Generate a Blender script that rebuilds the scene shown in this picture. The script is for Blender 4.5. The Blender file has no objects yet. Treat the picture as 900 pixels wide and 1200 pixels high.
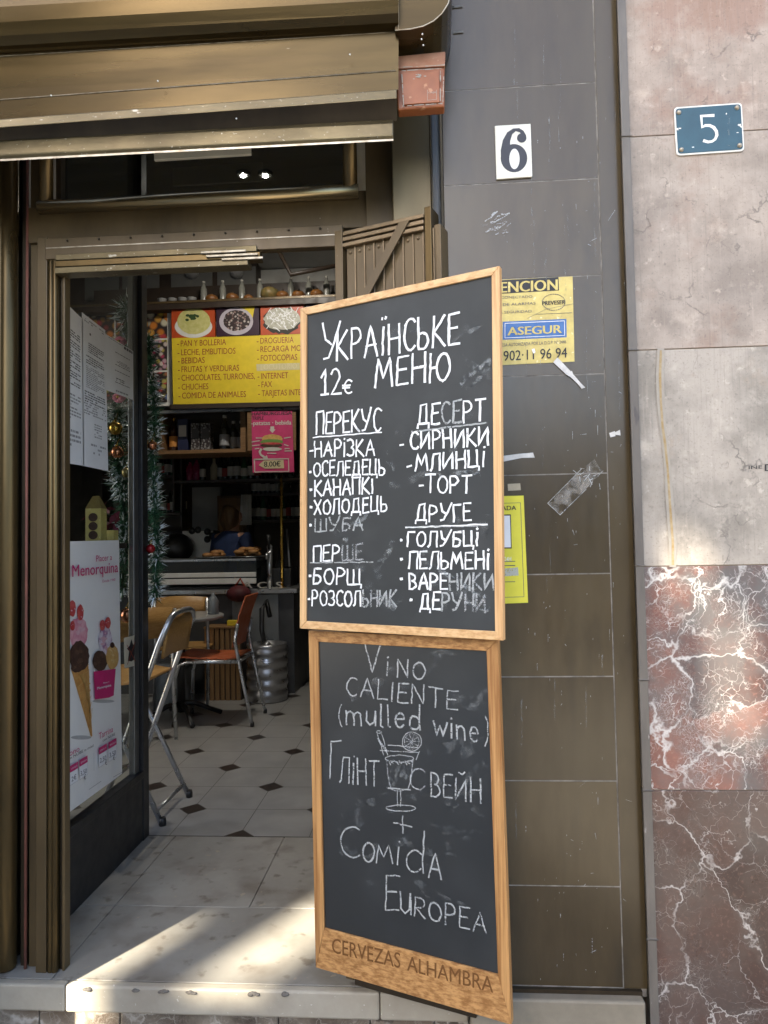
import bpy, bmesh, math, random
from mathutils import Vector, Matrix
random.seed(7)
V = Vector
D = bpy.data
SC = bpy.context.scene
COL = SC.collection
PI = math.pi

# ---------------------------------------------------------------- camera
F, CX, CY, HC = 830.0, 450.0, 600.0, 1.25
_Y = V((56, -33, -830)).normalized()
_Z = V((-.018, 1, 0)); _Z.z = -(_Y.x*_Z.x + _Y.y*_Z.y)/_Y.z; _Z.normalize()
_X = _Y.cross(_Z)
ROT = Matrix((_X, _Y, _Z))
EYE = V((0, 0, HC))
cd = D.cameras.new('camera'); cam = D.objects.new('camera', cd); COL.objects.link(cam)
cam.matrix_world = Matrix.Translation(EYE) @ ROT.to_4x4()
cd.sensor_fit = 'VERTICAL'; cd.sensor_height = 24; cd.lens = F/1200*24
cd.clip_start = .05; cd.clip_end = 500
SC.camera = cam

# ---------------------------------------------------------------- sky, sun, exposure
SUN_EL, SUN_AZ = math.radians(30), math.radians(211)
w = D.worlds.new('World'); SC.world = w; w.use_nodes = True
nt = w.node_tree
sky = nt.nodes.new('ShaderNodeTexSky'); sky.sky_type = 'NISHITA'; sky.sun_disc = False
sky.sun_elevation = SUN_EL; sky.sun_rotation = SUN_AZ
sky.dust_density = 1.8; sky.ozone_density = 1.0; sky.air_density = .9
nt.links.new(sky.outputs[0], nt.nodes['Background'].inputs[0])
nt.nodes['Background'].inputs[1].default_value = .10
SUN = V((math.sin(SUN_AZ)*math.cos(SUN_EL), math.cos(SUN_AZ)*math.cos(SUN_EL), math.sin(SUN_EL)))
sl = D.lights.new('sun', 'SUN'); sl.energy = 5; sl.angle = math.radians(.6); sl.color = (1, .90, .74)
so = D.objects.new('sun', sl); COL.objects.link(so)
so.rotation_euler = (-SUN).to_track_quat('-Z', 'Y').to_euler(); so.location = SUN*30
SC.view_settings.view_transform = 'Standard'; SC.view_settings.look = 'None'
SC.view_settings.exposure = 2.65; SC.view_settings.gamma = 1
SC.cycles.max_bounces = 8; SC.cycles.diffuse_bounces = 5; SC.cycles.glossy_bounces = 4; SC.cycles.transparent_max_bounces = 16
SC.cycles.use_denoising = True; SC.cycles.sample_clamp_indirect = 8
SC.cycles.caustics_reflective = False; SC.cycles.caustics_refractive = False

# ---------------------------------------------------------------- rays and planes (photo pixel of 900x1200 -> point in the place)
def ray(x, y): return ROT @ V((x-CX, CY-y, -F))
def py(x, y, Y): d = ray(x, y); return EYE + d*(Y/d.y)
def pz(x, y, z): d = ray(x, y); return EYE + d*((z-HC)/d.z)
class Plane:
    def __init__(s, o, u, v, n): s.o, s.u, s.v, s.n = V(o), V(u).normalized(), V(v).normalized(), V(n).normalized()
    def uv(s, x, y):
        d = ray(x, y); t = (s.o-EYE).dot(s.n)/d.dot(s.n); p = EYE+d*t-s.o
        return V((p.dot(s.u), p.dot(s.v)))
    def pt(s, q, off=0): return s.o + s.u*q[0] + s.v*q[1] + s.n*off
def planeY(Y): return Plane((0, Y, 0), (1, 0, 0), (0, 0, 1), (0, -1, 0))
def planeX(X): return Plane((X, 0, 0), (0, 1, 0), (0, 0, 1), (1, 0, 0))

# ---------------------------------------------------------------- materials
def mat(name, c1, c2=None, scale=8., rough=(.5, .6), metal=0., bump=0., bscale=None, stretch=(1, 1, 1), spec=.5, detail=6., cut=(.35, .65), coat=0., extra=None, specks=None):
    m = D.materials.new(name); m.use_nodes = True
    n = m.node_tree.nodes; L = m.node_tree.links; b = n['Principled BSDF']
    c2 = c2 or tuple(x*.75 for x in c1)
    tc = n.new('ShaderNodeTexCoord'); mp = n.new('ShaderNodeMapping'); mp.inputs['Scale'].default_value = stretch
    L.new(tc.outputs['Object'], mp.inputs[0])
    nz = n.new('ShaderNodeTexNoise'); nz.inputs['Scale'].default_value = scale; nz.inputs['Detail'].default_value = detail; nz.inputs['Roughness'].default_value = .62
    L.new(mp.outputs[0], nz.inputs['Vector'])
    r = n.new('ShaderNodeValToRGB'); r.color_ramp.elements[0].position = cut[0]; r.color_ramp.elements[1].position = cut[1]
    r.color_ramp.elements[0].color = (*c1, 1); r.color_ramp.elements[1].color = (*c2, 1)
    L.new(nz.outputs[0], r.inputs[0]); col = r.outputs[0]
    if specks:                                        # (scale, threshold, colour): chips and dust specks
        for sc, th, sc_col, *wd_ in specks:
            s = n.new('ShaderNodeTexNoise'); s.inputs['Scale'].default_value = sc; s.inputs['Detail'].default_value = 4
            L.new(mp.outputs[0], s.inputs['Vector'])
            q = n.new('ShaderNodeMapRange'); q.inputs[1].default_value = th; q.inputs[2].default_value = th+(wd_[0] if wd_ else .04)
            L.new(s.outputs[0], q.inputs[0])
            mx = n.new('ShaderNodeMixRGB'); L.new(q.outputs[0], mx.inputs[0]); L.new(col, mx.inputs[1]); mx.inputs[2].default_value = (*sc_col, 1); col = mx.outputs[0]
    if extra:
        ge = n.new('ShaderNodeNewGeometry'); hr = n.new('ShaderNodeMapRange'); hr.inputs[3].default_value = 1-extra; hr.inputs[4].default_value = 1+extra; L.new(ge.outputs['Random Per Island'], hr.inputs[0])
        hs = n.new('ShaderNodeHueSaturation'); L.new(hr.outputs[0], hs.inputs['Value']); L.new(col, hs.inputs['Color']); col = hs.outputs[0]
    L.new(col, b.inputs['Base Color'])
    mr = n.new('ShaderNodeMapRange'); mr.inputs[1].default_value = .3; mr.inputs[2].default_value = .7; mr.inputs[3].default_value, mr.inputs[4].default_value = rough
    n2 = n.new('ShaderNodeTexNoise'); n2.inputs['Scale'].default_value = scale*1.7; n2.inputs['Detail'].default_value = 5
    L.new(mp.outputs[0], n2.inputs['Vector']); L.new(n2.outputs[0], mr.inputs[0]); L.new(mr.outputs[0], b.inputs['Roughness'])
    b.inputs['Metallic'].default_value = metal; b.inputs['Specular IOR Level'].default_value = spec
    b.inputs['Coat Weight'].default_value = coat
    if bump:
        n3 = n.new('ShaderNodeTexNoise'); n3.inputs['Scale'].default_value = bscale or scale*4; n3.inputs['Detail'].default_value = 6
        L.new(mp.outputs[0], n3.inputs['Vector'])
        bp = n.new('ShaderNodeBump'); bp.inputs['Strength'].default_value = bump; bp.inputs['Distance'].default_value = .004
        L.new(n3.outputs[0], bp.inputs['Height']); L.new(bp.outputs[0], b.inputs['Normal'])
    return m
def flat(name, c, rough=.6, **k): return mat(name, c, tuple(x*.88 for x in c), 14, (rough, min(1, rough+.1)), **k)

def glass_mat(name, tint=(.93, .95, .94), refl=.12):
    m = D.materials.new(name); m.use_nodes = True; n = m.node_tree.nodes; L = m.node_tree.links; n.clear()
    o = n.new('ShaderNodeOutputMaterial'); t = n.new('ShaderNodeBsdfTransparent'); t.inputs[0].default_value = (*tint, 1)
    g = n.new('ShaderNodeBsdfGlossy'); g.inputs['Roughness'].default_value = .02
    f = n.new('ShaderNodeFresnel'); f.inputs[0].default_value = 1.45
    ad = n.new('ShaderNodeMath'); ad.operation = 'ADD'; ad.use_clamp = True; ad.inputs[1].default_value = refl-.04
    mx = n.new('ShaderNodeMixShader'); ge = n.new('ShaderNodeNewGeometry'); fb = n.new('ShaderNodeMath'); fb.operation = 'SUBTRACT'; fb.inputs[0].default_value = 1; L.new(ge.outputs['Backfacing'], fb.inputs[1]); fm = n.new('ShaderNodeMath'); fm.operation = 'MULTIPLY'; L.new(f.outputs[0], ad.inputs[0]); L.new(ad.outputs[0], fm.inputs[0]); L.new(fb.outputs[0], fm.inputs[1]); L.new(fm.outputs[0], mx.inputs[0]); L.new(t.outputs[0], mx.inputs[1]); L.new(g.outputs[0], mx.inputs[2]); L.new(mx.outputs[0], o.inputs[0])
    return m
def grain_mat(name, col, dens, scale=420., rough=.9):      # chalk, worn print: colour broken up by grain
    m = D.materials.new(name); m.use_nodes = True; n = m.node_tree.nodes; L = m.node_tree.links; b = n['Principled BSDF']
    b.inputs['Base Color'].default_value = (*col, 1); b.inputs['Roughness'].default_value = rough; b.inputs['Specular IOR Level'].default_value = .1
    tc = n.new('ShaderNodeTexCoord')
    z = n.new('ShaderNodeTexNoise'); z.inputs['Scale'].default_value = scale; z.inputs['Detail'].default_value = 2; L.new(tc.outputs['Object'], z.inputs['Vector'])
    z2 = n.new('ShaderNodeTexNoise'); z2.inputs['Scale'].default_value = 28; z2.inputs['Detail'].default_value = 2; L.new(tc.outputs['Object'], z2.inputs['Vector'])
    a = n.new('ShaderNodeMath'); a.operation = 'MULTIPLY_ADD'; L.new(z2.outputs[0], a.inputs[0]); a.inputs[1].default_value = .6; L.new(z.outputs[0], a.inputs[2])
    r = n.new('ShaderNodeMapRange'); r.inputs[1].default_value = .8-dens*.5; r.inputs[2].default_value = 1.08-dens*.5; L.new(a.outputs[0], r.inputs[0])
    mm = n.new('ShaderNodeMath'); mm.operation = 'MULTIPLY'; mm.inputs[1].default_value = min(1, dens+.15); L.new(r.outputs[0], mm.inputs[0])
    L.new(mm.outputs[0], b.inputs['Alpha'])
    return m
def wood_mat(name, c1, c2, axis='Z', rough=.45, scale=1.):
    st = {'Z': (48, 48, 1.3), 'X': (1.3, 48, 48), 'Y': (48, 1.3, 48)}[axis]
    return mat(name, c1, c2, 3.2*scale, (rough, rough+.15), stretch=st, bump=.15, bscale=14, detail=11, cut=(.40, .62))
def marble_mat(name, base1, base2, vein, cloud, vscale, vw, cloud_amt, rough=.3, seed=0., fine=.5):
    m = D.materials.new(name); m.use_nodes = True; n = m.node_tree.nodes; L = m.node_tree.links; b = n['Principled BSDF']
    tc = n.new('ShaderNodeTexCoord'); mp = n.new('ShaderNodeMapping'); mp.inputs['Location'].default_value = (seed, seed*.7, seed*1.3); L.new(tc.outputs['Object'], mp.inputs[0])
    def noise(s, d=8):
        z = n.new('ShaderNodeTexNoise'); z.inputs['Scale'].default_value = s; z.inputs['Detail'].default_value = d; z.inputs['Roughness'].default_value = .6; L.new(mp.outputs[0], z.inputs['Vector']); return z
    def mix(f, a, c):
        x = n.new('ShaderNodeMixRGB'); L.new(f, x.inputs[0])
        for s, q in ((1, a), (2, c)):
            if isinstance(q, tuple): x.inputs[s].default_value = (*q, 1)
            else: L.new(q, x.inputs[s])
        return x.outputs[0]
    def rng(i, a, c, lo=0., hi=1.):
        x = n.new('ShaderNodeMapRange'); L.new(i, x.inputs[0]); x.inputs[1].default_value = a; x.inputs[2].default_value = c; x.inputs[3].default_value = lo; x.inputs[4].default_value = hi; return x.outputs[0]
    def mul(a, c):
        x = n.new('ShaderNodeMath'); x.operation = 'MULTIPLY'; L.new(a, x.inputs[0])
        if isinstance(c, float): x.inputs[1].default_value = c
        else: L.new(c, x.inputs[1])
        return x.outputs[0]
    wz = noise(5, 5); wp = n.new('ShaderNodeVectorMath'); wp.operation = 'MULTIPLY_ADD'; L.new(wz.outputs['Color'], wp.inputs[0]); wp.inputs[1].default_value = (.22, .22, .22); L.new(mp.outputs[0], wp.inputs[2])
    def vor(s):
        v = n.new('ShaderNodeTexVoronoi'); v.feature = 'DISTANCE_TO_EDGE'; v.inputs['Scale'].default_value = s; L.new(wp.outputs[0], v.inputs['Vector']); return v.outputs['Distance']
    col = mix(rng(noise(3.2).outputs[0], .35, .65), base1, base2)
    col = mix(rng(noise(38, 4).outputs[0], .4, .75, 0, .35), col, tuple(x*.55 for x in base2))
    def varw(v, s):
        x = n.new('ShaderNodeMath'); x.operation = 'DIVIDE'; L.new(v, x.inputs[0]); L.new(rng(noise(s, 6).outputs[0], .35, .68, .3, 1.8), x.inputs[1]); return x.outputs[0]
    big0 = vor(vscale); big = varw(big0, 7)
    cel = n.new('ShaderNodeTexVoronoi'); cel.inputs['Scale'].default_value = vscale; L.new(wp.outputs[0], cel.inputs['Vector']); sc2 = n.new('ShaderNodeSeparateColor'); L.new(cel.outputs['Color'], sc2.inputs[0])
    col = mix(rng(sc2.outputs[0], 0, 1, 0, .75), col, tuple(x*.5 for x in base2)); col = mix(rng(sc2.outputs[1], .5, 1, 0, .6), col, tuple(min(.8, x*1.5) for x in base1))
    col = mix(rng(noise(90, 3).outputs[0], .55, .7, 0, .35), col, tuple(x*1.8 for x in base1))
    band = mul(rng(big0, 0, vw*7, 1, 0), rng(noise(4.5, 4).outputs[0], .42, .6))
    col = mix(mul(band, cloud_amt), col, cloud)
    grey = rng(noise(3.3, 7).outputs[0], .50, .60, 0, cloud_amt*.75); col = mix(grey, col, cloud)
    m1 = rng(noise(6, 4).outputs[0], .40, .56)
    col = mix(mul(rng(big, 0, vw, 1, 0), m1), col, vein)
    m2 = rng(noise(9, 4).outputs[0], .44, .60)
    col = mix(mul(mul(rng(varw(vor(vscale*2.6), 11), 0, vw*1.1, 1, 0), m2), fine), col, vein)
    m3 = rng(noise(13, 4).outputs[0], .46, .62)
    col = mix(mul(mul(rng(varw(vor(vscale*6.5), 17), 0, vw*1.4, 1, 0), m3), fine*.8), col, vein)
    col = mix(mul(rng(vor(vscale*15), 0, vw*2.2, 1, 0), rng(noise(8, 4).outputs[0], .5, .62, 0, fine*.6)), col, vein)
    L.new(col, b.inputs['Base Color'])
    L.new(rng(noise(12).outputs[0], .3, .7, rough, rough+.2), b.inputs['Roughness'])
    bp = n.new('ShaderNodeBump'); bp.inputs['Strength'].default_value = .08; bp.inputs['Distance'].default_value = .003; L.new(noise(60, 4).outputs[0], bp.inputs['Height']); L.new(bp.outputs[0], b.inputs['Normal'])
    return m
def worn_stone(name, pale, pink, grey, seed, rough=.6, pinkcut=(.5, .62)):
    m = D.materials.new(name); m.use_nodes = True; n = m.node_tree.nodes; L = m.node_tree.links; b = n['Principled BSDF']
    tc = n.new('ShaderNodeTexCoord'); mp = n.new('ShaderNodeMapping'); mp.inputs['Location'].default_value = (seed, 0, seed*1.7); L.new(tc.outputs['Object'], mp.inputs[0])
    def noise(s, d=10, st=None, rr=.65):
        z = n.new('ShaderNodeTexNoise'); z.inputs['Scale'].default_value = s; z.inputs['Detail'].default_value = d; z.inputs['Roughness'].default_value = rr
        if st:
            q = n.new('ShaderNodeMapping'); q.inputs['Scale'].default_value = st; L.new(mp.outputs[0], q.inputs[0]); L.new(q.outputs[0], z.inputs['Vector'])
        else: L.new(mp.outputs[0], z.inputs['Vector'])
        return z.outputs[0]
    def rng(i, a, c, lo=0., hi=1.):
        x = n.new('ShaderNodeMapRange'); L.new(i, x.inputs[0]); x.inputs[1].default_value = a; x.inputs[2].default_value = c; x.inputs[3].default_value = lo; x.inputs[4].default_value = hi; return x.outputs[0]
    def mix(f, a, c):
        x = n.new('ShaderNodeMixRGB'); L.new(f, x.inputs[0])
        for s, q in ((1, a), (2, c)):
            if isinstance(q, tuple): x.inputs[s].default_value = (*q, 1)
            else: L.new(q, x.inputs[s])
        return x.outputs[0]
    col = mix(rng(noise(4.5, 12), .42, .60), pale, grey)
    col = mix(rng(noise(3.1, 8), pinkcut[0], pinkcut[1], 0, .8), col, pink)
    col = mix(rng(noise(11, 8), .56, .68, 0, .6), col, tuple(min(.8, x*1.35) for x in pale))
    col = mix(rng(noise(7, 6, (14, 14, .8)), .55, .75, 0, .4), col, tuple(min(.8, x*1.2) for x in pale))
    col = mix(rng(noise(55, 4), .6, .72, 0, .55), col, tuple(x*.5 for x in grey))
    col = mix(rng(noise(150, 3), .58, .70, 0, .5), col, tuple(x*.45 for x in grey))
    col = mix(rng(noise(24, 8), .60, .66, 0, .55), col, tuple(min(.8, x*1.4) for x in pale))
    col = mix(rng(noise(60, 4, (3, 3, .06)), .55, .7, 0, .35), col, tuple(x*.75 for x in grey))
    # thin wandering hairline cracks
    wz = n.new('ShaderNodeTexNoise'); wz.inputs['Scale'].default_value = 9; wz.inputs['Detail'].default_value = 6; L.new(mp.outputs[0], wz.inputs['Vector'])
    wp = n.new('ShaderNodeVectorMath'); wp.operation = 'MULTIPLY_ADD'; L.new(wz.outputs['Color'], wp.inputs[0]); wp.inputs[1].default_value = (.25, .25, .12); L.new(mp.outputs[0], wp.inputs[2])
    v = n.new('ShaderNodeTexVoronoi'); v.feature = 'DISTANCE_TO_EDGE'; v.inputs['Scale'].default_value = 5; L.new(wp.outputs[0], v.inputs['Vector'])
    mu = n.new('ShaderNodeMath'); mu.operation = 'MULTIPLY'; L.new(rng(v.outputs['Distance'], 0, .018, 1, 0), mu.inputs[0]); L.new(rng(noise(6, 4), .5, .62, 0, .8), mu.inputs[1])
    col = mix(mu.outputs[0], col, tuple(x*.4 for x in grey))
    L.new(col, b.inputs['Base Color']); L.new(rng(noise(9), .3, .7, rough-.1, rough+.15), b.inputs['Roughness'])
    bp = n.new('ShaderNodeBump'); bp.inputs['Strength'].default_value = .3; bp.inputs['Distance'].default_value = .003; L.new(noise(40), bp.inputs['Height']); L.new(bp.outputs[0], b.inputs['Normal'])
    return m
def confetti(name, cols, scale, dark=(.03, .02, .02), rough=.5):     # printed photo of many small sweets / fruits
    m = D.materials.new(name); m.use_nodes = True; n = m.node_tree.nodes; L = m.node_tree.links; b = n['Principled BSDF']
    tc = n.new('ShaderNodeTexCoord'); v = n.new('ShaderNodeTexVoronoi'); v.inputs['Scale'].default_value = scale; L.new(tc.outputs['Object'], v.inputs['Vector'])
    sp = n.new('ShaderNodeSeparateColor'); L.new(v.outputs['Color'], sp.inputs[0])
    r = n.new('ShaderNodeValToRGB'); r.color_ramp.interpolation = 'CONSTANT'
    while len(r.color_ramp.elements) < len(cols): r.color_ramp.elements.new(.5)
    for i, c in enumerate(cols): r.color_ramp.elements[i].position = i/len(cols); r.color_ramp.elements[i].color = (*c, 1)
    L.new(sp.outputs[0], r.inputs[0])
    q = n.new('ShaderNodeMapRange'); q.inputs[1].default_value = .35; q.inputs[2].default_value = .65; L.new(v.outputs['Distance'], q.inputs[0])
    x = n.new('ShaderNodeMixRGB'); L.new(q.outputs[0], x.inputs[0]); L.new(r.outputs[0], x.inputs[1]); x.inputs[2].default_value = (*dark, 1)
    L.new(x.outputs[0], b.inputs['Base Color']); b.inputs['Roughness'].default_value = rough
    return m
def floor_tile_mat():
    m = D.materials.new('floor_tiles'); m.use_nodes = True; n = m.node_tree.nodes; L = m.node_tree.links; b = n['Principled BSDF']
    tc = n.new('ShaderNodeTexCoord'); sx = n.new('ShaderNodeSeparateXYZ'); L.new(tc.outputs['Object'], sx.inputs[0])
    def M(op, a, c=None):
        x = n.new('ShaderNodeMath'); x.operation = op
        for i, q in ((0, a), (1, c)):
            if q is None: continue
            if isinstance(q, (int, float)): x.inputs[i].default_value = q
            else: L.new(q, x.inputs[i])
        return x.outputs[0]
    s = .3045
    u = M('DIVIDE', M('ADD', sx.outputs[0], 1.154), s); v = M('DIVIDE', M('ADD', sx.outputs[1], -3.337), s)
    def fr(a): return M('ABSOLUTE', M('SUBTRACT', a, M('ROUND', a)))
    p = fr(M('MULTIPLY', M('ADD', u, v), .5)); q = fr(M('MULTIPLY', M('SUBTRACT', u, v), .5))
    dot = M('LESS_THAN', M('MAXIMUM', p, q), .106); rim = M('LESS_THAN', M('MAXIMUM', p, q), .112)
    gr = M('MAXIMUM', M('LESS_THAN', M('MINIMUM', fr(u), fr(v)), .006), rim)
    z = n.new('ShaderNodeTexNoise'); z.inputs['Scale'].default_value = 7; z.inputs['Detail'].default_value = 8; L.new(tc.outputs['Object'], z.inputs['Vector'])
    r = n.new('ShaderNodeValToRGB'); r.color_ramp.elements[0].position = .3; r.color_ramp.elements[1].position = .7; r.color_ramp.elements[0].color = (.22, .215, .20, 1); r.color_ramp.elements[1].color = (.30, .295, .275, 1); L.new(z.outputs[0], r.inputs[0])
    a = n.new('ShaderNodeMixRGB'); L.new(gr, a.inputs[0]); L.new(r.outputs[0], a.inputs[1]); a.inputs[2].default_value = (.07, .065, .055, 1)
    c = n.new('ShaderNodeMixRGB'); L.new(dot, c.inputs[0]); L.new(a.outputs[0], c.inputs[1]); c.inputs[2].default_value = (.028, .02, .016, 1)
    L.new(c.outputs[0], b.inputs['Base Color'])
    q2 = n.new('ShaderNodeMapRange'); q2.inputs[3].default_value = .22; q2.inputs[4].default_value = .5; L.new(z.outputs[0], q2.inputs[0]); L.new(q2.outputs[0], b.inputs['Roughness'])
    return m

BRONZE = mat('bronze_metal', (.16, .108, .043), (.080, .054, .023), 5, (.26, .42), .75, bump=.05, bscale=40, stretch=(1, 1, .25), specks=[(90, .76, (.5, .45, .36))])
BRONZE_H = mat('bronze_metal_long', (.085, .057, .020), (.042, .028, .010), 4, (.2, .34), .7, bump=.05, bscale=40, stretch=(.2, 1, 1.5), specks=[(70, .79, (.35, .31, .25))])
BRONZE_D = mat('dark_bronze', (.075, .056, .034), (.045, .034, .021), 6, (.3, .45), .6, stretch=(1, 1, .3), specks=[(120, .77, (.4, .36, .3))])
BRONZE_L = mat('pale_worn_bronze', (.17, .135, .07), (.11, .085, .045), 6, (.3, .5), .6, bump=.25, bscale=60, stretch=(.6, 1, 1), specks=[(42, .69, (.40, .37, .30)), (160, .67, (.4, .36, .28)), (130, .68, (.1, .08, .05))])
BROWN_P = mat('brown_enamel', (.13, .088, .038), (.078, .052, .023), 6, (.32, .48), .2, bump=.06, bscale=30, stretch=(1, 1, .3), specks=[(110, .74, (.42, .37, .3))])
SCUFF = mat('bare_aluminium_edge', (.5, .46, .38), (.3, .25, .18), 30, (.35, .5), .7)
SCUFF_D = mat('dull_worn_edge', (.26, .22, .16), (.12, .09, .05), 30, (.4, .5), .4)
ORANGE_B = mat('terracotta_enamel', (.30, .095, .03), (.22, .07, .025), 14, (.4, .55), bump=.1, specks=[(40, .66, (.42, .2, .1))])
BLACKM = mat('black_metal', (.012, .012, .013), (.02, .02, .02), 12, (.35, .5))
ALU = mat('brushed_aluminium', (.55, .56, .57), (.42, .43, .44), 10, (.25, .4), .9)
CHROME = mat('chromed_tube', (.62, .64, .66), (.5, .52, .55), 8, (.22, .38), .9)
STEEL = mat('keg_steel', (.55, .55, .56), (.38, .38, .39), 9, (.25, .45), .95, bump=.1)
GLASS = glass_mat('window_glass', refl=.05)
GLASS_D = glass_mat('transom_glass', (.35, .36, .36), .06)
GLASS_B = glass_mat('drinking_glass', (.8, .85, .85), .25)
PAPER = mat('white_paper', (.84, .85, .86), (.78, .79, .80), 9, (.7, .8))
INK = flat('grey_print', (.10, .10, .11)); INK_L = flat('pale_grey_print', (.34, .34, .35)); BLACKI = flat('black_print', (.015, .015, .018), .5)
WHITEP = mat('white_paint', (.74, .74, .70), (.66, .65, .6), 12, (.4, .55))
CREAM = mat('cream_plaster', (.62, .61, .57), (.55, .54, .5), 5, (.8, .9), bump=.1)
SLATE = mat('chalkboard_slate', (.023, .0265, .027), (.031, .035, .036), 3, (.52, .58), spec=.4, specks=[(4, .5, (.046, .050, .051), .25), (600, .72, (.09, .095, .1))], detail=10)
SLATE_G = mat('glossy_chalkboard', (.011, .013, .0135), (.015, .017, .018), 4, (.30, .36), spec=.9, specks=[(3.5, .48, (.026, .029, .03), .25), (500, .73, (.08, .085, .09))])
PINE_V = wood_mat('pale_pine_upright', (.72, .46, .22), (.53, .29, .115), 'Z', scale=.7); PINE_H = wood_mat('pale_pine_rail', (.72, .47, .23), (.54, .30, .12), 'X', scale=.7)
OAK_V = wood_mat('golden_oak_upright', (.52, .28, .10), (.28, .125, .035), 'Z', scale=.8); OAK_H = wood_mat('golden_oak_rail', (.52, .28, .10), (.27, .12, .033), 'X', scale=.8)
BURNT = grain_mat('burnt_lettering', (.17, .08, .03), .9, 260)
CHALK = grain_mat('chalk', (.84, .85, .84), .84, 250); CHALK_M = grain_mat('worn_chalk', (.52, .54, .53), .58, 230); CHALK_F = grain_mat('faint_chalk', (.7, .72, .72), .38); CHALK_G = grain_mat('wiped_chalk_haze', (.34, .36, .36), .04, 40); CHALK_S = grain_mat('chalk_smear', (.42, .45, .45), .10, 90)
BEIGE = mat('beige_step_stone', (.42, .38, .30), (.33, .29, .225), 6, (.45, .65), bump=.2, bscale=50, specks=[(28, .70, (.25, .2, .14)), (90, .70, (.6, .57, .5))])
SLABS = mat('porch_stone', (.29, .275, .24), (.235, .22, .19), 5, (.32, .5), bump=.06, bscale=50, detail=10, extra=.07, specks=[(6, .52, (.165, .145, .12), .2), (17, .60, (.15, .13, .105), .1), (26, .70, (.33, .28, .21)), (150, .72, (.3, .27, .22))])
SILLST = mat('grey_sill_stone', (.30, .26, .195), (.19, .165, .12), 5, (.5, .7), bump=.2, bscale=30, detail=10, specks=[(20, .68, (.2, .18, .14))])
RISER = marble_mat('brown_marble', (.16, .12, .085), (.10, .075, .055), (.5, .46, .4), (.3, .26, .2), 5, .03, .8, .35, 2.)
RED_U = marble_mat('red_veined_marble', (.22, .10, .072), (.135, .062, .048), (.58, .55, .51), (.13, .125, .118), 6.2, .028, .95, .32, 3.1, 1.)
RED_L = marble_mat('brown_red_marble', (.135, .076, .056), (.070, .038, .030), (.50, .46, .42), (.10, .085, .072), 3.9, .012, .6, .25, 7.7, .6)
ST1 = worn_stone('worn_pink_stone', (.37, .30, .245), (.265, .165, .12), (.245, .20, .165), 1., pinkcut=(.46, .58))
ST2 = worn_stone('worn_grey_pink_stone', (.37, .31, .255), (.265, .18, .135), (.245, .205, .17), 4.2, pinkcut=(.52, .66))
ST3 = worn_stone('worn_grey_stone', (.39, .345, .29), (.31, .22, .145), (.24, .215, .18), 9.1, pinkcut=(.58, .7))
TRIMST = mat('grey_trim_stone', (.155, .137, .115), (.095, .084, .072), 9, (.4, .6), bump=.25, bscale=60, stretch=(1, 1, .3), specks=[(60, .7, (.3, .27, .25)), (30, .7, (.08, .07, .065))])
def tile_mat():
    return mat('dark_polished_tile', (.058, .041, .019), (.070, .050, .024), 26, (.20, .27), bump=.015, bscale=60, spec=.55, detail=10, stretch=(1, 1, .3), extra=.22, specks=[(3.2, .48, (.082, .062, .032), .2), (9, .56, (.042, .031, .016), .2), (150, .74, (.17, .15, .12)), (46, .76, (.10, .09, .065))])
TILE = tile_mat()
GROUT = mat('pale_grout', (.30, .28, .25), (.12, .11, .095), 25, (.8, .9))
FLOOR = floor_tile_mat()
YEL = flat('yellow_print', (.72, .54, .03), .45); MENU_Y = flat('yellow_menu_board', (.74, .56, .03), .4); YEL_OLD = mat('aged_yellow_print', (.66, .54, .17), (.50, .39, .12), 22, (.4, .6), specks=[(70, .66, (.72, .64, .33))]); YEL_N = flat('lemon_paper', (.76, .70, .06), .6)
BLUEP = mat('blue_print', (.035, .12, .34), (.06, .16, .38), 30, (.45, .6)); REDI = flat('red_brown_print', (.30, .05, .02), .5)
MAG = flat('magenta_print', (.55, .02, .15), .5); PINK = mat('pink_print', (.56, .045, .16), (.45, .03, .12), 9, (.5, .6))
WOODCH = wood_mat('varnished_beech', (.52, .30, .10), (.42, .22, .065), 'X', .35); ORANGECH = mat('orange_plastic', (.50, .12, .04), (.42, .10, .033), 9, (.35, .5))
DARKW = mat('dark_stained_wood', (.03, .02, .014), (.045, .03, .02), 8, (.4, .6)); SHELFW = wood_mat('shelf_wood', (.22, .12, .05), (.15, .08, .03), 'X')
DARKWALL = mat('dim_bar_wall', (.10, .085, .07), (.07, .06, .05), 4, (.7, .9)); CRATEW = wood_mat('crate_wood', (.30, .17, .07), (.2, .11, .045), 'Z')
TEXTS = {}

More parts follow.
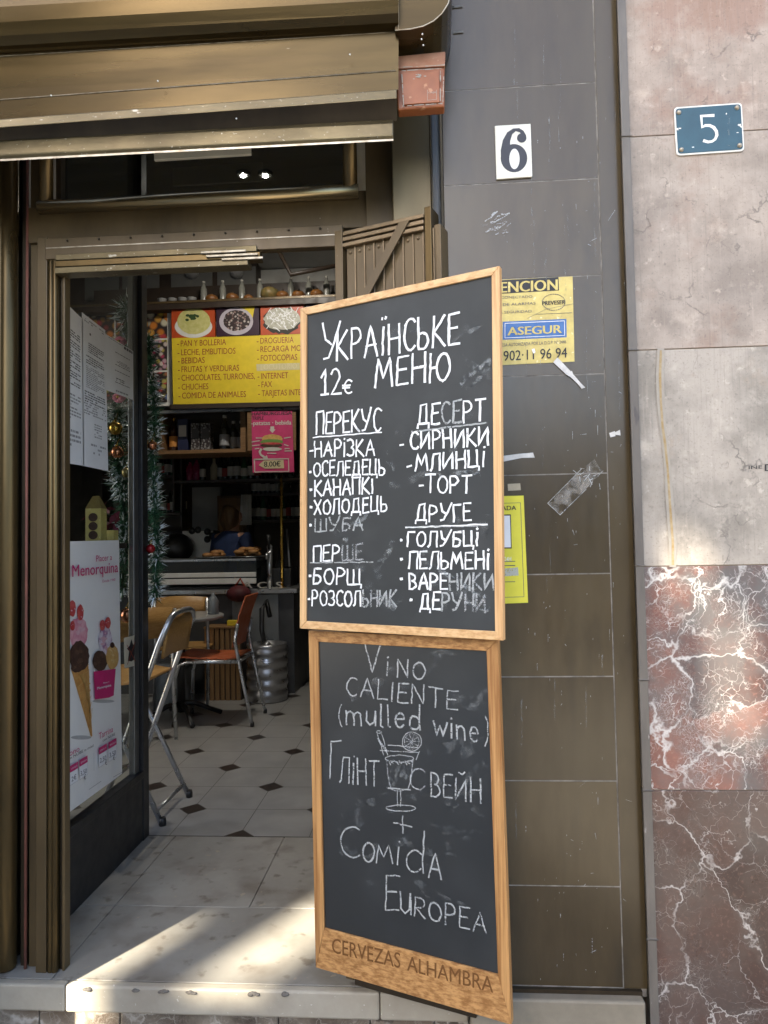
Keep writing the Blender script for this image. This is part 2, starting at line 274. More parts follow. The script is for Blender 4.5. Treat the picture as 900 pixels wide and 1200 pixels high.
# ---------------------------------------------------------------- mesh builder
class MB:
    def __init__(s): s.bm = bmesh.new(); s.mats = []
    def mi(s, m):
        if m not in s.mats: s.mats.append(m)
        return s.mats.index(m)
    def face(s, pts, m, smooth=False):
        try: f = s.bm.faces.new([s.bm.verts.new(p) for p in pts])
        except ValueError: return
        f.material_index = s.mi(m); f.smooth = smooth; return f
    def mesh(s, vs, fs, m, smooth=False):
        vv = [s.bm.verts.new(p) for p in vs]; k = s.mi(m)
        for f in fs:
            try: q = s.bm.faces.new([vv[i] for i in f]); q.material_index = k; q.smooth = smooth
            except ValueError: pass
    def hexa(s, b, t, m):     # bottom 4, top 4
        s.mesh(list(b)+list(t), [(3, 2, 1, 0), (4, 5, 6, 7), (0, 1, 5, 4), (1, 2, 6, 5), (2, 3, 7, 6), (3, 0, 4, 7)], m)
    def box(s, x0, x1, y0, y1, z0, z1, m):
        s.hexa([(x0, y0, z0), (x1, y0, z0), (x1, y1, z0), (x0, y1, z0)], [(x0, y0, z1), (x1, y0, z1), (x1, y1, z1), (x0, y1, z1)], m)
    def pbox(s, P, u0, u1, v0, v1, o0, o1, m):
        q = [(u0, v0), (u1, v0), (u1, v1), (u0, v1)]
        s.hexa([P.pt(c, o0) for c in q], [P.pt(c, o1) for c in q], m)
    def prism(s, P, uvs, o0, o1, m, smooth=False):
        n = len(uvs); vs = [P.pt(c, o0) for c in uvs]+[P.pt(c, o1) for c in uvs]
        s.mesh(vs, [tuple(range(n))[::-1], tuple(range(n, 2*n))]+[(i, (i+1) % n, n+(i+1) % n, n+i) for i in range(n)], m, smooth)
    def sheet(s, P, px, off, m, th=.0008): s.prism(P, [P.uv(*p) for p in px], off, off+th, m)
    def fpx(s, P, px, off, m): s.face([P.pt(P.uv(*p), off) for p in px], m)
    def fuv(s, P, uvs, off, m): s.face([P.pt(c, off) for c in uvs], m)
    def ell(s, P, x, y, rx, ry, off, m, n=24, jit=0., a=0.):
        s.fpx(P, [(x+rx*math.cos(t)*(1+random.uniform(-jit, jit))*math.cos(a)-ry*math.sin(t)*math.sin(a), y+ry*math.sin(t)*(1+random.uniform(-jit, jit))*math.cos(a)+rx*math.cos(t)*math.sin(a)) for t in [2*PI*i/n for i in range(n)]], off, m)
    def tube(s, pts, r, m, n=10, cap=True, smooth=True):
        pts = [V(p) for p in pts]; rings = []; k = s.mi(m); up = None
        for i, p in enumerate(pts):
            d = (pts[min(i+1, len(pts)-1)]-pts[max(i-1, 0)]).normalized()
            if up is None: up = d.orthogonal().normalized()
            up = (up-d*up.dot(d)).normalized(); sd = d.cross(up)
            rr = r[i] if isinstance(r, (list, tuple)) else r
            rings.append([s.bm.verts.new(p+(up*math.cos(t)+sd*math.sin(t))*rr) for t in [2*PI*j/n for j in range(n)]])
        for a, c in zip(rings, rings[1:]):
            for j in range(n):
                f = s.bm.faces.new((a[j], a[(j+1) % n], c[(j+1) % n], c[j])); f.smooth = smooth; f.material_index = k
        if cap:
            for rg in (rings[0][::-1], rings[-1]): f = s.bm.faces.new(rg); f.material_index = k
    def lathe(s, prof, c, m, n=20, smooth=True):
        c = V(c); k = s.mi(m); rings = []
        for r, z in prof: rings.append([s.bm.verts.new(c+V((r*math.cos(t), r*math.sin(t), z))) for t in [2*PI*j/n for j in range(n)]])
        for a, b in zip(rings, rings[1:]):
            for j in range(n):
                f = s.bm.faces.new((a[j], a[(j+1) % n], b[(j+1) % n], b[j])); f.smooth = smooth; f.material_index = k
        for rg in (rings[0][::-1], rings[-1]): f = s.bm.faces.new(rg); f.material_index = k
    def ball(s, c, r, m, sx=1, sy=1, sz=1, u=14, v=9):
        c = V(c); s.lathe([(r*math.sin(PI*i/v)*sx+1e-4, -r*math.cos(PI*i/v)*sz) for i in range(v+1)], c, m, u)
    def text(s, P, t, p0, p1, h, off, m, bold=0., sq=False):
        """t from pixel p0 to pixel p1 along the baseline, capitals h pixels high, lying on plane P"""
        vs, fs, W = text_mesh(t, 0.)
        a, b, c = P.uv(*p0), P.uv(*p1), P.uv(p0[0], p0[1]-h)
        du, dv = (b-a)/W, (c-a)
        for i, sh in enumerate((0, -bold, bold, -bold*.5, bold*.5) if bold > .015 else (0, bold) if bold else (0,)):
            s.mesh([P.pt(a+du*x+dv*y+(b-a).normalized()*(c-a).length*sh*1.2, off+i*.00012) for x, y in vs], fs, m)
    def ribbon(s, P, uvs, w, off, m):
        uvs = [V(q) for q in uvs]; pts = [uvs[0]]
        for q in uvs[1:]:
            if (q-pts[-1]).length > 1e-6: pts.append(q)
        if len(pts) < 2: return
        pts[0] = pts[0]-(pts[1]-pts[0]).normalized()*w*.4; pts[-1] = pts[-1]+(pts[-1]-pts[-2]).normalized()*w*.4
        L, R = [], []
        for i, p in enumerate(pts):
            d1 = (p-pts[i-1]).normalized() if i else (pts[1]-p).normalized()
            d2 = (pts[i+1]-p).normalized() if i+1 < len(pts) else d1
            d = d1+d2; d = d.normalized() if d.length > .3 else d1
            nn = V((-d.y, d.x))*w*random.uniform(.40, .56)
            L.append(P.pt(p+nn, off)); R.append(P.pt(p-nn, off))
        n = len(pts); s.mesh(L+R, [(i, n+i, n+i+1, i+1) for i in range(n-1)], m)
    def build(s, name, parent=None, bevel=0., base=None):
        bm = s.bm
        if parent is not None: o0 = world_loc(parent)
        elif base is not None: o0 = V(base)
        else:
            vs = [v.co for v in bm.verts]
            o0 = V([(min(v[i] for v in vs)+max(v[i] for v in vs))/2 for i in (0, 1)]+[min(v.z for v in vs)])
        bmesh.ops.translate(bm, verts=bm.verts, vec=-o0)
        bmesh.ops.recalc_face_normals(bm, faces=[f for f in bm.faces]) if bevel else None
        me = D.meshes.new(name); bm.to_mesh(me); bm.free()
        for m in s.mats: me.materials.append(m)
        o = D.objects.new(name, me); COL.objects.link(o)
        if parent is not None: o.parent = parent
        else: o.location = o0
        if bevel:
            b = o.modifiers.new('bevel', 'BEVEL'); b.width = bevel; b.segments = 2; b.limit_method = 'ANGLE'
        return o
def text_mesh(t, bold=0.):
    key = (t, bold)
    if key not in TEXTS:
        cu = D.curves.new('t', 'FONT'); cu.body = t; cu.size = 1; cu.offset = bold; cu.resolution_u = 3
        ob = D.objects.new('t', cu); COL.objects.link(ob)
        bpy.context.view_layer.update()
        ev = ob.evaluated_get(bpy.context.evaluated_depsgraph_get()); me = ev.to_mesh()
        vs = [(v.co.x, v.co.y) for v in me.vertices]; fs = [tuple(p.vertices) for p in me.polygons]
        ev.to_mesh_clear(); D.objects.remove(ob); D.curves.remove(cu)
        x0 = min(v[0] for v in vs); x1 = max(v[0] for v in vs)
        TEXTS[key] = ([((x-x0), y/.70) for x, y in vs], fs, (x1-x0))
    return TEXTS[key]
def world_loc(o):
    p = V(o.location)
    while o.parent: o = o.parent; p = p+o.location
    return p
def tag(o, label, cat, group=None):
    o['label'] = label; o['category'] = cat
    if group: o['group'] = group
    return o
def thing(name, label, cat, loc=(0, 0, 0), group=None):
    o = D.objects.new(name, None); COL.objects.link(o); o.location = loc; o.empty_display_size = .1
    return tag(o, label, cat, group)
def struct(o): o['kind'] = 'structure'; return o
def dup(root, loc, rotz=0., label=None, scale=None):
    r = root.copy(); COL.objects.link(r); r.location = loc; r.rotation_euler = (0, 0, rotz)
    if scale: r.scale = scale
    if label: r['label'] = label
    for ch in list(root.children):
        c = ch.copy(); COL.objects.link(c); c.parent = r
        for g in ch.children: d = g.copy(); COL.objects.link(d); d.parent = c
    return r

# ================================================================ SETTING
def X_at(px, Y, y=700): return py(px, y, Y).x
def Z_at(y, Y, px=450): return py(px, y, Y).z
m = MB(); m.box(-60, 60, -60, 60, -.4, -.17, mat('street_paving', (.30, .28, .25), (.22, .21, .19), 2, (.7, .9), bump=.2, bscale=8)); struct(m.build('pavement'))
m = MB(); m.box(-4.4, 1.7, 3.032, 8.3, -.1, 0, FLOOR); struct(m.build('floor', base=(0, 0, 0)))
m = MB(); m.box(-4.4, -1.25, 2.2, 3.03, -.1, 0, FLOOR); struct(m.build('floor', base=(0, 0, 0)))
m = MB(); m.box(-4.4, 1.7, 2.25, 8.3, 3.75, 3.9, CREAM); struct(m.build('ceiling'))

# bar room walls
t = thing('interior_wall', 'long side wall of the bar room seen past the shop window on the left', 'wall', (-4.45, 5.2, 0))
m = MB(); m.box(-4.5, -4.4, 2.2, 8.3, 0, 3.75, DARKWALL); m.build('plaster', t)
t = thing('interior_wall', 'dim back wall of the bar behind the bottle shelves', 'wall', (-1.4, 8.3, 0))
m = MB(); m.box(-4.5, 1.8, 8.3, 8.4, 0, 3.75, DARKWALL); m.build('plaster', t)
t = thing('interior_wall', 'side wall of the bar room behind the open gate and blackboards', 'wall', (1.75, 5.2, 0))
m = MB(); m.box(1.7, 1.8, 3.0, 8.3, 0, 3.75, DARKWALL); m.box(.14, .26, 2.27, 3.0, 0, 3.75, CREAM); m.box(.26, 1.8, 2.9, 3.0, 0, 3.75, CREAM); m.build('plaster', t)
# pale bulkhead above the bar, white in the top of the doorway
BY = 5.9
zt = Z_at(322, BY)
t = thing('bulkhead', 'off-white boxed beam above the bar in the top of the doorway', 'bulkhead', (-1.5, 6.3, 3.1))
m = MB(); m.box(-2.0, 1.69, 6.28, 6.4, 2.5, 3.74, WHITEP); m.build('panel', t)

# ---------------------------------------------------------------- doorstep
t = thing('doorstep', 'pale stone doorstep with chipped nosing below the open doorway', 'step', (-.6, 2.3, -.17))
m = MB()
g = .0025; cuts = {0: [-1.8, -1.125, .14], 1: [-1.262, -1.125, -.652, .14]}
for row, (y0, y1) in enumerate([(2.034, 2.45), (2.45, 3.03)]):
    xs = cuts[row]
    for a, b in zip(xs, xs[1:]): m.box(a+g/2, b-g/2, y0+g/2, y1-g/2, -.05, 0, SLABS)
m.build('tread', t, bevel=.0015)
m = MB(); m.box(-1.8, .14, 2.04, 3.03, -.1, -.004, GROUT); m.build('bedding', t)
m = MB()
xs = [-2.2, -1.07-.22, -1.07, -.19+.02, .075]
for a, b in zip(xs, xs[1:]): m.box(a+.001, b-.001, 2.005, 2.033, -.074, 0.0005, BEIGE)
m.build('nosing', t, bevel=.006)
CHIP = mat('chipped_stone', (.17, .15, .125), (.11, .10, .085), 60, (.8, .9))
for c_ in (-1.0, -.86, -.78, -.70, -.52, -.43):               # chips knocked out of the nosing edge
    m = MB(); n_ = random.randint(3, 6)
    for i in range(n_): m.ball((c_+(i-n_/2)*.004+random.uniform(-.001, .001), 2.0055, -.007-abs(random.gauss(0, .0025))), random.uniform(.0035, .0065), CHIP, 1.5, .12, random.uniform(.6, 1.1), 9, 6)
    m.build('chip', t)
m = MB()
for a, b in [(-2.2, -1.16), (-1.16, -.92), (-.92, -.46), (-.46, -.20), (-.20, -.02), (-.02, .075)]: m.box(a+.0015, b-.0015, 2.03, 2.12, -.4, -.076, RISER)
m.build('riser', t, bevel=.003)

# ---------------------------------------------------------------- dark tiled wall of number 6
PY = 1.97; PP = planeY(PY)
xl, xr = X_at(515, PY, 300)-.02, X_at(706, PY, 300)
t = thing('tiled_wall', 'dark polished brown tile cladding with pale joints beside the doorway', 'wall', (.3, PY, 0))
m = MB(); zs = [3.4] + [Z_at(y, PY, 640) for y in (100, 212, 325, 440, 556, 673, 793, 915, 1038)] + [.052]
xj = X_at(693, PY, 60); xj2 = X_at(733, PY, 1100); xj = (xj+xj2)/2
for a, b in zip(zs[1:], zs): m.box(.055, xj-.0018, PY, PY+.03, a+.0017, b-.0017, TILE)
m.box(xj+.0015, xj+.062, PY-.002, PY+.03, .052, 3.4, TILE)
m.build('tile', t)
m = MB(); m.box(.055, xj+.06, PY+.0008, PY+.3, .03, 3.4, GROUT); m.build('joint', t)
m = MB()
for y, x, wd in [(8, 530, 12), (38, 531, 12), (9, 528, 4)]:
    m.sheet(PP, [(x, y), (x+wd, y-1), (x+wd, y+1.2), (x, y+2.2)], .0025, GROUT)
random.seed(3)
for i in range(150):                                           # paint specks, scratches and scuffs on the tiles
    x, y = random.uniform(590, 735), random.uniform(130, 1150); 
    if random.random() < .5: x = random.gauss(690, 25)
    if x > 735 or x < 530: continue
    l = random.expovariate(1/3.)+.6; a = random.choice([PI/2, PI/2, random.uniform(0, PI)]); r = random.uniform(.15, .4)
    dx, dy = math.cos(a)*l, math.sin(a)*l; nx, ny = -math.sin(a)*r, math.cos(a)*r
    m.fpx(PP, [(x-nx, y-ny), (x+nx, y+ny), (x+dx+nx*.4, y+dy+ny*.4), (x+dx-nx*.4, y+dy-ny*.4)], .003+random.uniform(0, .0006), random.choice([CHALK_F, CHALK_M, CHALK_F]))
for i in range(34):                                            # dried drips down the tiles
    x, y = random.uniform(540, 728), random.uniform(10, 1000); l = random.uniform(20, 110)
    m.ribbon(PP, [PP.uv(x, y), PP.uv(x+random.uniform(-1, 1), y+l*.5), PP.uv(x+random.uniform(-1, 2), y+l)], random.uniform(.0015, .005), .0028+i*.00001, CHALK_S)
for i in range(30):                                            # rubbed patch below the house number
    x, y = random.gauss(579, 8), random.gauss(263, 7); a = random.uniform(-.9, .1); l = random.uniform(3, 11)
    m.ribbon(PP, [PP.uv(x, y), PP.uv(x+l*.5*math.cos(a), y+l*.5*math.sin(a)+random.uniform(-1, 1)), PP.uv(x+l*math.cos(a), y+l*math.sin(a))], random.uniform(.0012, .004), .003+i*.00003, random.choice([CHALK_F, CHALK_S, CHALK_F]))
m.build('scuff', t)
# the sill stone and base
t = thing('sill', 'light grey stone base block under the dark tiled wall', 'sill', (.3, 1.95, -.17))
m = MB(); xs_ = X_at(757, 1.93, 1180)
m.box(.078, xs_, 1.93, 2.2, -.4, .040, SILLST); m.build('block', t, bevel=.006)
m = MB(); m.box(.078, xs_, 1.958, 2.2, .038, .05, BRONZE_D); m.build('metal_strip', t)
# rounded grey stone trim between the two buildings
t = thing('stone_trim', 'narrow grey rounded stone trim between dark tiles and veined slabs', 'trim', (.57, 1.95, -.17))
x0, x1 = xj+.064, X_at(765, 1.93, 1100)
m = MB()
zc = [-.4, -.03, Z_at(1100, 1.94, 760), Z_at(926, 1.94, 755), Z_at(797, 1.94, 748), Z_at(663, 1.94, 745), Z_at(411, 1.94, 738), Z_at(161, 1.94, 730), 3.4]
prof = [(x0, PY+.02), (x0, PY-.012), (x0+.006, PY-.026), (x0+.017, PY-.034), (x1-.012, PY-.034), (x1-.003, PY-.026), (x1, PY-.014), (x1, PY+.02)]
for a, b in zip(zc, zc[1:]):
    n = len(prof); vs = [(x, y, a+.0008) for x, y in prof]+[(x, y, b-.0008) for x, y in prof]
    m.mesh(vs, [(i, (i+1) % n, n+(i+1) % n, n+i) for i in range(n)]+[tuple(range(n))[::-1], tuple(range(n, 2*n))], TRIMST, False)
m.build('moulding', t, bevel=.002)
# veined stone slabs of number 5
SY = 1.955; SP = planeY(SY)
t = thing('stone_wall', 'stone slab facade of the neighbouring building, worn pink above and red veined below', 'wall', (1.3, SY, -.17))
zs = [3.4] + [Z_at(y, SY, 820) for y in (156, 408, 663, 926)] + [-.4]
for i, (mt, lb) in enumerate([(ST1, 'worn pink slab above the number plate joint'), (ST2, 'pink grey slab under the blue number plate'), (ST3, 'grey slab with a mended yellow crack'), (RED_U, 'red slab crowded with white veins'), (RED_L, 'brown red slab with thin white veins')]):
    m = MB(); m.box(x1+.002, 4.0, SY, SY+.3, zs[i+1]+.0012, zs[i]-.0012, mt); o = m.build('slab', t, bevel=.0015); o['label'] = lb
m = MB(); m.box(x1-.004, 4.0, SY+.004, SY+.28, -.4, 3.4, mat('sandy_joint', (.36, .28, .2), (.28, .22, .16), 20, (.8, .9))); m.build('joint', t)
OCH = mat('ochre_filler', (.30, .21, .09), (.40, .32, .2), 60, (.8, .9)); PALEF = mat('pale_filler', (.36, .33, .28), (.31, .28, .24), 40, (.8, .9))
m = MB(); cr = [(774, 412), (773, 440), (774, 470), (776, 500), (779, 520), (782, 550), (784, 580), (786, 610), (788, 635), (788, 661)]
m.ribbon(SP, [SP.uv(*q) for q in cr], .020, .0025, PALEF); m.ribbon(SP, [SP.uv(*q) for q in cr], .0065, .0035, OCH)
for k in range(5):
    cx, cy = [(835, 595), (800, 602), (818, 700), (770, 580), (840, 565)][k]
o = m.build('filled_crack', t)
m = MB(); m.text(SP, 'INE', (877, 550), (893, 549), 4, .002, BLACKI); m.text(SP, 'DE', (896, 552), (914, 551), 8, .002, BLACKI, .02); m.build('stencil', t)

# wall over the doorway and behind the shutter box
t = thing('facade_wall', 'plastered wall carrying the bronze shutter box over the doorway', 'wall', (-1, 2.2, 2.75))
m = MB(); m.box(-4.5, .3, 2.17, 2.3, 2.78, 3.95, CREAM); m.box(.26, 4, 2.28, 2.4, -.3, 3.95, CREAM)
m.box(-4.5, -1.32, 2.2, 2.28, -.3, .45, CREAM); m.box(-4.5, -1.32, 2.2, 2.28, 2.5, 2.78, CREAM); m.box(-4.5, -4.1, 2.2, 2.28, .45, 2.5, CREAM); m.build('plaster', t)  # opening out of view at the left, added to let daylight into the bar

# ---------------------------------------------------------------- shutter box, guides and door frame
t = thing('shutter_box', 'weathered bronze roller shutter box across the top of the doorway', 'shutter box', (-.6, 1.8, 2.5))
XL, XRt = 0, 455
def loft(name, secs, mt, parent, pxL=0, pxR=458, ext=1.4, bevel=0, closed=True):
    """profile along the facade: each section point is (Y, y at x=0, y at x=455)"""
    a, b = [], []
    for Y, yl, yr in secs:
        s = (yr-yl)/455; A = py(pxL, yl+s*pxL, Y); B = py(pxR, yl+s*pxR, Y)
        a.append(A+(A-B)*ext); b.append(B)
    n = len(secs); mm = MB(); fs = [(i, (i+1) % n, n+(i+1) % n, n+i) for i in range(n if closed else n-1)]
    mm.mesh(a+b, fs+([tuple(range(n))[::-1], tuple(range(n, 2*n))] if closed else []), mt); return mm.build(name, parent, bevel)
loft('rounded_top', [(1.95, -150, -165), (1.80, -120, -140), (1.74, -60, -85), (1.712, -20, -45), (1.703, 8, -18), (1.706, 26, 0), (1.716, 42, 16), (1.730, 54, 27), (1.748, 62, 34.5), (1.757, 66, 38), (1.95, 67, 39)], BRONZE_H, t, pxR=467)
loft('upper_panel', [(1.757, 66, 38), (1.764, 92, 61), (1.770, 117, 83.5), (1.95, 118, 84), (1.95, 67, 39)], BRONZE_H, t, pxR=467)
loft('lower_panel', [(1.770, 117, 83.5), (1.774, 141, 106), (1.95, 143, 107), (1.95, 119, 85)], BRONZE_H, t, pxR=467)
def seam(name, Y, yl, yr, r, mt):
    A, B = py(0, yl, Y), py(464, yl+(yr-yl)*464/455, Y); m = MB(); m.tube([A+(A-B)*1.4, A, B], r, mt, 6); m.build(name, t)
seam('worn_seam', 1.7565, 66, 38, .0014, SCUFF_D); seam('worn_seam', 1.7695, 117, 83.5, .0017, SCUFF_D)
loft('edge_strip', [(1.766, 140, 105.5), (1.762, 149.5, 116), (1.80, 150.5, 117), (1.80, 140, 106)], BRONZE_L, t, pxR=465, bevel=.002)
loft('underside', [(1.782, 150, 116), (1.93, 150, 112), (1.93, 158, 136), (1.815, 163, 142)], BRONZE_D, t, pxR=465)
loft('bottom_bar', [(1.812, 161, 140.5), (1.802, 166, 145), (1.800, 182, 159), (1.807, 188, 164.5), (1.87, 186, 162), (1.87, 160, 139)], BRONZE_L, t, pxR=461, bevel=.003)
loft('bar_lip', [(1.796, 186.5, 163), (1.796, 188.8, 165.2), (1.812, 188.8, 165.2), (1.812, 186.5, 163)], SCUFF, t, pxR=461)
# rounded end cover of the box
EC = planeY(1.738); ecp = [EC.uv(*q) for q in [(463, 36), (481, 34.5), (496, 31), (508, 25), (518, 16), (525, 5), (529, -8), (531, -25), (532, -160), (463, -160)]]
m = MB(); m.prism(EC, ecp, 0, -.228, BRONZE_H); m.build('end_cover', t)
m = MB(); m.tube([EC.pt(q, .001) for q in ecp[:8]], .0016, SCUFF, 6); m.tube([EC.pt(EC.uv(467, 36), .001), EC.pt(EC.uv(465, -150), .001)], .0014, SCUFF, 6); m.build('worn_rim', t)
m = MB()
for x, y in [(495, 40), (494, 46), (496, 53), (439, 27), (60, 112), (185, 95), (277, 139), (410, 64)]:
    if x < 460: P_ = planeY(1.74)
    else: P_ = planeY(1.74)
    m.ball(P_.pt(P_.uv(x, y)), .0022 if x != 439 else .005, WHITEP, 1, 1, 1, 8, 5)
m.build('rivet', t)

JB = planeY(1.76)
t = thing('junction_box', 'terracotta painted metal junction box with scuffed edges under the shutter end', 'junction box', py(493, 127, 1.86))
m = MB()
c = [py(x, y, 1.80) for x, y in [(463, 82), (521, 79), (521, 125), (466, 129)]]
bk = [V((p.x, 1.835, p.z)) for p in c]
m.hexa([c[3], c[2], bk[2], bk[3]], [c[0], c[1], bk[1], bk[0]], ORANGE_B); m.build('case', t, bevel=.004)
m = MB(); top = [py(x, y, 1.812) for x, y in [(462.5, 66), (522, 60)]]
m.hexa([c[0]+V((-.001, -.003, .002)), c[1]+V((.001, -.003, .002)), bk[1]+V((.001, 0, .002)), bk[0]+V((-.001, 0, .002))], [top[0], top[1], V((top[1].x, 1.834, top[1].z)), V((top[0].x, 1.834, top[0].z))], mat('faded_terracotta', (.30, .13, .07), (.38, .2, .12), 20, (.5, .6), specks=[(50, .64, (.42, .25, .16))])); m.build('lid', t, bevel=.003)
m = MB(); JB = planeY(1.799)
m.sheet(JB, [(470, 87), (515, 84), (515, 121), (472, 124)], .001, ORANGE_B, .004); o = m.build('cover_plate', t, bevel=.001)
m = MB(); random.seed(5)
for a, b in [((468, 85), (517, 82)), ((471, 88), (473, 125)), ((516, 84), (516, 122)), ((472, 126), (518, 123)), ((520, 90), (519, 122)), ((466, 81), (521, 78))]:
    for k in range(16):
        f = random.random(); g2 = min(1, f+random.uniform(.02, .16)); p = [a[i]+(b[i]-a[i])*f for i in (0, 1)]; q = [a[i]+(b[i]-a[i])*g2 for i in (0, 1)]
        m.ribbon(JB, [JB.uv(*p), JB.uv(*q)], random.uniform(.001, .003), .0055+k*.0001, PALEF)
for k in range(14): x, y = random.gauss(492, 3.2), random.gauss(91.5, 1.6); m.ell(JB, x, y, random.uniform(.6, 1.8), random.uniform(.4, 1), .0056+k*.0001, PALEF, 7, .3)
m.text(JB, 'CAJA', (502, 111), (511, 110.5), 2, .0055, PALEF); m.ribbon(JB, [JB.uv(*q) for q in [(501, 107), (501, 119), (511.5, 118), (511.5, 107)]], .0012, .0056, PALEF)
m.build('scratched_paint', t)

# door frame
FY = 2.06; FP = planeY(FY)
t = thing('door_frame', 'bronze metal door frame with fluted jamb and transom window', 'door frame', (-.55, FY, 0))
xa, xb = X_at(-40, FY), X_at(17, FY)
m = MB(); m.box(X_at(42.5, FY), X_at(54.5, FY), FY, FY+.045, 0, Z_at(278, FY, 48), BROWN_P)
for px_, r in [(58.2, .0095), (63, .0095)]:
    xx = X_at(px_, FY); m.tube([(xx, FY+.008, 0), (xx, FY+.008, Z_at(302, FY, 60))], r, BRONZE, 12)
m.box(X_at(55, FY), X_at(66, FY), FY+.009, FY+.045, 0, Z_at(302, FY, 60), BRONZE)
m.box(X_at(66.4, FY), X_at(70, FY), FY+.02, FY+.045, 0, Z_at(318, FY, 60), BRONZE_D); m.box(X_at(70.3, FY), X_at(73.5, FY), FY+.012, FY+.045, 0, Z_at(318, FY, 60), BROWN_P)
m.build('jamb', t, bevel=.002)
m = MB(); m.box(X_at(28, FY), X_at(42, FY), FY+.03, FY+.12, 0, 2.8, BROWN_P); m.build('side_post', t, bevel=.002)
# transom
z0, z1 = Z_at(262, FY, 240), Z_at(229, FY, 240)
m = MB(); m.box(X_at(28, FY), X_at(462, FY), FY+.018, FY+.05, Z_at(272, FY, 240), z1, BROWN_P); m.build('lintel', t, bevel=.002)
zt_ = Z_at(228.5, FY-.02, 240)
m = MB(); m.tube([(X_at(44, FY), FY+.005, zt_), (X_at(428, FY), FY+.005, zt_)], .021, mat('polished_bronze', (.42, .32, .17), (.32, .24, .12), 5, (.2, .3), .85, stretch=(.2, 1, 1), specks=[(60, .75, (.55, .5, .42))]), 18)
m.build('rounded_transom_bar', t)
m = MB()
m.tube([(X_at(52, FY), FY+.008, zt_), (X_at(52, FY), FY+.008, 2.85)], .020, BRONZE, 14)
m.box(X_at(61, FY), X_at(67, FY), FY+.02, FY+.06, zt_, 2.85, BRONZE_D); m.tube([(X_at(418, FY), FY+.008, zt_), (X_at(418, FY), FY+.008, 2.85)], .022, BRONZE, 14)
m.build('transom_upright', t)
m = MB(); m.box(X_at(60, FY), X_at(412, FY), FY+.045, FY+.051, zt_, 2.85, GLASS_D); m.build('transom_glass', t)
m = MB(); m.box(X_at(429, FY, 250), X_at(462, FY, 250), FY, FY+.06, .0, 2.85, BROWN_P); m.build('inner_post', t, bevel=.002)
# head rail and broken curtain track
z2, z3 = Z_at(290, FY, 230), Z_at(268, FY, 230)
m = MB(); m.box(X_at(54, FY, 290), X_at(402, FY, 290), FY-.005, FY+.025, z2-.018, z3-.01, BROWN_P); m.build('head_rail', t, bevel=.002)
m = MB(); zz = (z2+z3)/2-.012; m.box(X_at(55, FY, 290), X_at(398, FY, 290), FY-.0065, FY, zz-.0015, zz+.0015, SCUFF)
for k in range(9): x = X_at(80+k*37, FY, 290); m.ball((x, FY-.007, zz+.02), .0035, BRONZE_D, 1, .5, 1, 8, 5)
m.build('weathered_seam', t)
m = MB()
for k in range(3): zz = Z_at(297+k*8, FY, 190); m.box(X_at(67, FY, 300), X_at([302, 306, 292][k], FY, 300), FY-.012-.002*k, FY+.03, zz-.0115, zz+.0075, BRONZE_L if k != 1 else BRONZE)
o = m.build('curtain_track', t, bevel=.002)
m = MB(); 
for k in range(3): zz = Z_at(295+k*4.5, FY-.016, 270); m.box(X_at([238, 244, 262][k], FY, 300), X_at([290, 304, 310][k], FY, 300), FY-.022, FY-.015, zz-.004, zz+.003, SCUFF)
m.build('torn_track_end', t, bevel=.001)

t = thing('shutter_guide', 'broad bronze roller shutter guide column at the left edge of the doorway', 'shutter guide', (xb-.1, FY, 0))
m = MB(); m.box(-1.75, xb-.034, FY-.012, FY+.12, 0, 2.9, BRONZE); m.tube([(xb-.034, FY+.018, 0), (xb-.034, FY+.018, 2.9)], .03, BRONZE, 18); m.build('column', t, bevel=.008)
m = MB(); m.box(X_at(17.5, FY), X_at(25, FY), FY+.035, FY+.12, 0, 2.9, BRONZE_D); m.build('channel', t)
m = MB(); m.tube([(X_at(26.5, FY), FY+.02, 0), (X_at(26.5, FY), FY+.02, 2.9)], .0045, mat('rusty_red_seal', (.25, .09, .06), (.18, .07, .05), 12, (.6, .7)), 8); m.build('red_seal', t)
t = thing('door_post', 'broad olive bronze post beside the open gate at the right jamb', 'door post', (.03, 2.0, 0))
m = MB(); m.box(X_at(459.5, 2.0, 200), X_at(505, 2.0, 200), 2.0, 2.12, 0, 2.9, mat('olive_bronze', (.17, .135, .07), (.13, .10, .055), 5, (.35, .5), .5, stretch=(1, 1, .3))); m.build('post', t, bevel=.003)
m = MB(); xe = X_at(511, 1.985, 200); m.tube([(xe, 1.992, .05), (xe, 1.992, Z_at(126, 1.99, 511))], .013, mat('silvered_edge', (.33, .32, .30), (.24, .23, .21), 6, (.3, .4), .7, stretch=(1, 1, .2)), 14); m.build('edge_trim', t)

# porch glass side panel of the shop window
GX = -1.264; GP = planeX(GX)
t = thing('shop_window', 'tall glass shop window pane with black kick panel along the porch side', 'window', (GX, 2.6, 0))
m = MB(); zk = GP.uv(168, 902).y; 
m.box(GX-.004, GX+.002, 2.18, 2.975, zk, 3.0, GLASS); m.build('pane', t)
m = MB(); m.box(GX-.02, GX+.018, 2.18, 2.975, .0, zk-.004, BLACKM); m.box(GX-.022, GX+.022, 2.18, 2.98, zk-.02, zk+.012, BLACKM); m.build('kick_panel', t, bevel=.003)
m = MB(); m.box(GX-.025, GX+.022, 2.975, 3.035, 0, 3.0, BLACKM); m.build('dark_upright', t, bevel=.003)
m = MB(); m.box(GX-.02, GX+.006, 2.925, 2.973, zk, 3.0, mat('grey_aluminium', (.20, .20, .19), (.15, .15, .14), 8, (.3, .4), .7)); m.build('aluminium_upright', t, bevel=.003)
m = MB(); m.box(GX-.03, GX+.02, 2.15, 2.2, 0, 3.0, BLACKM); m.build('near_upright', t)
t2 = t

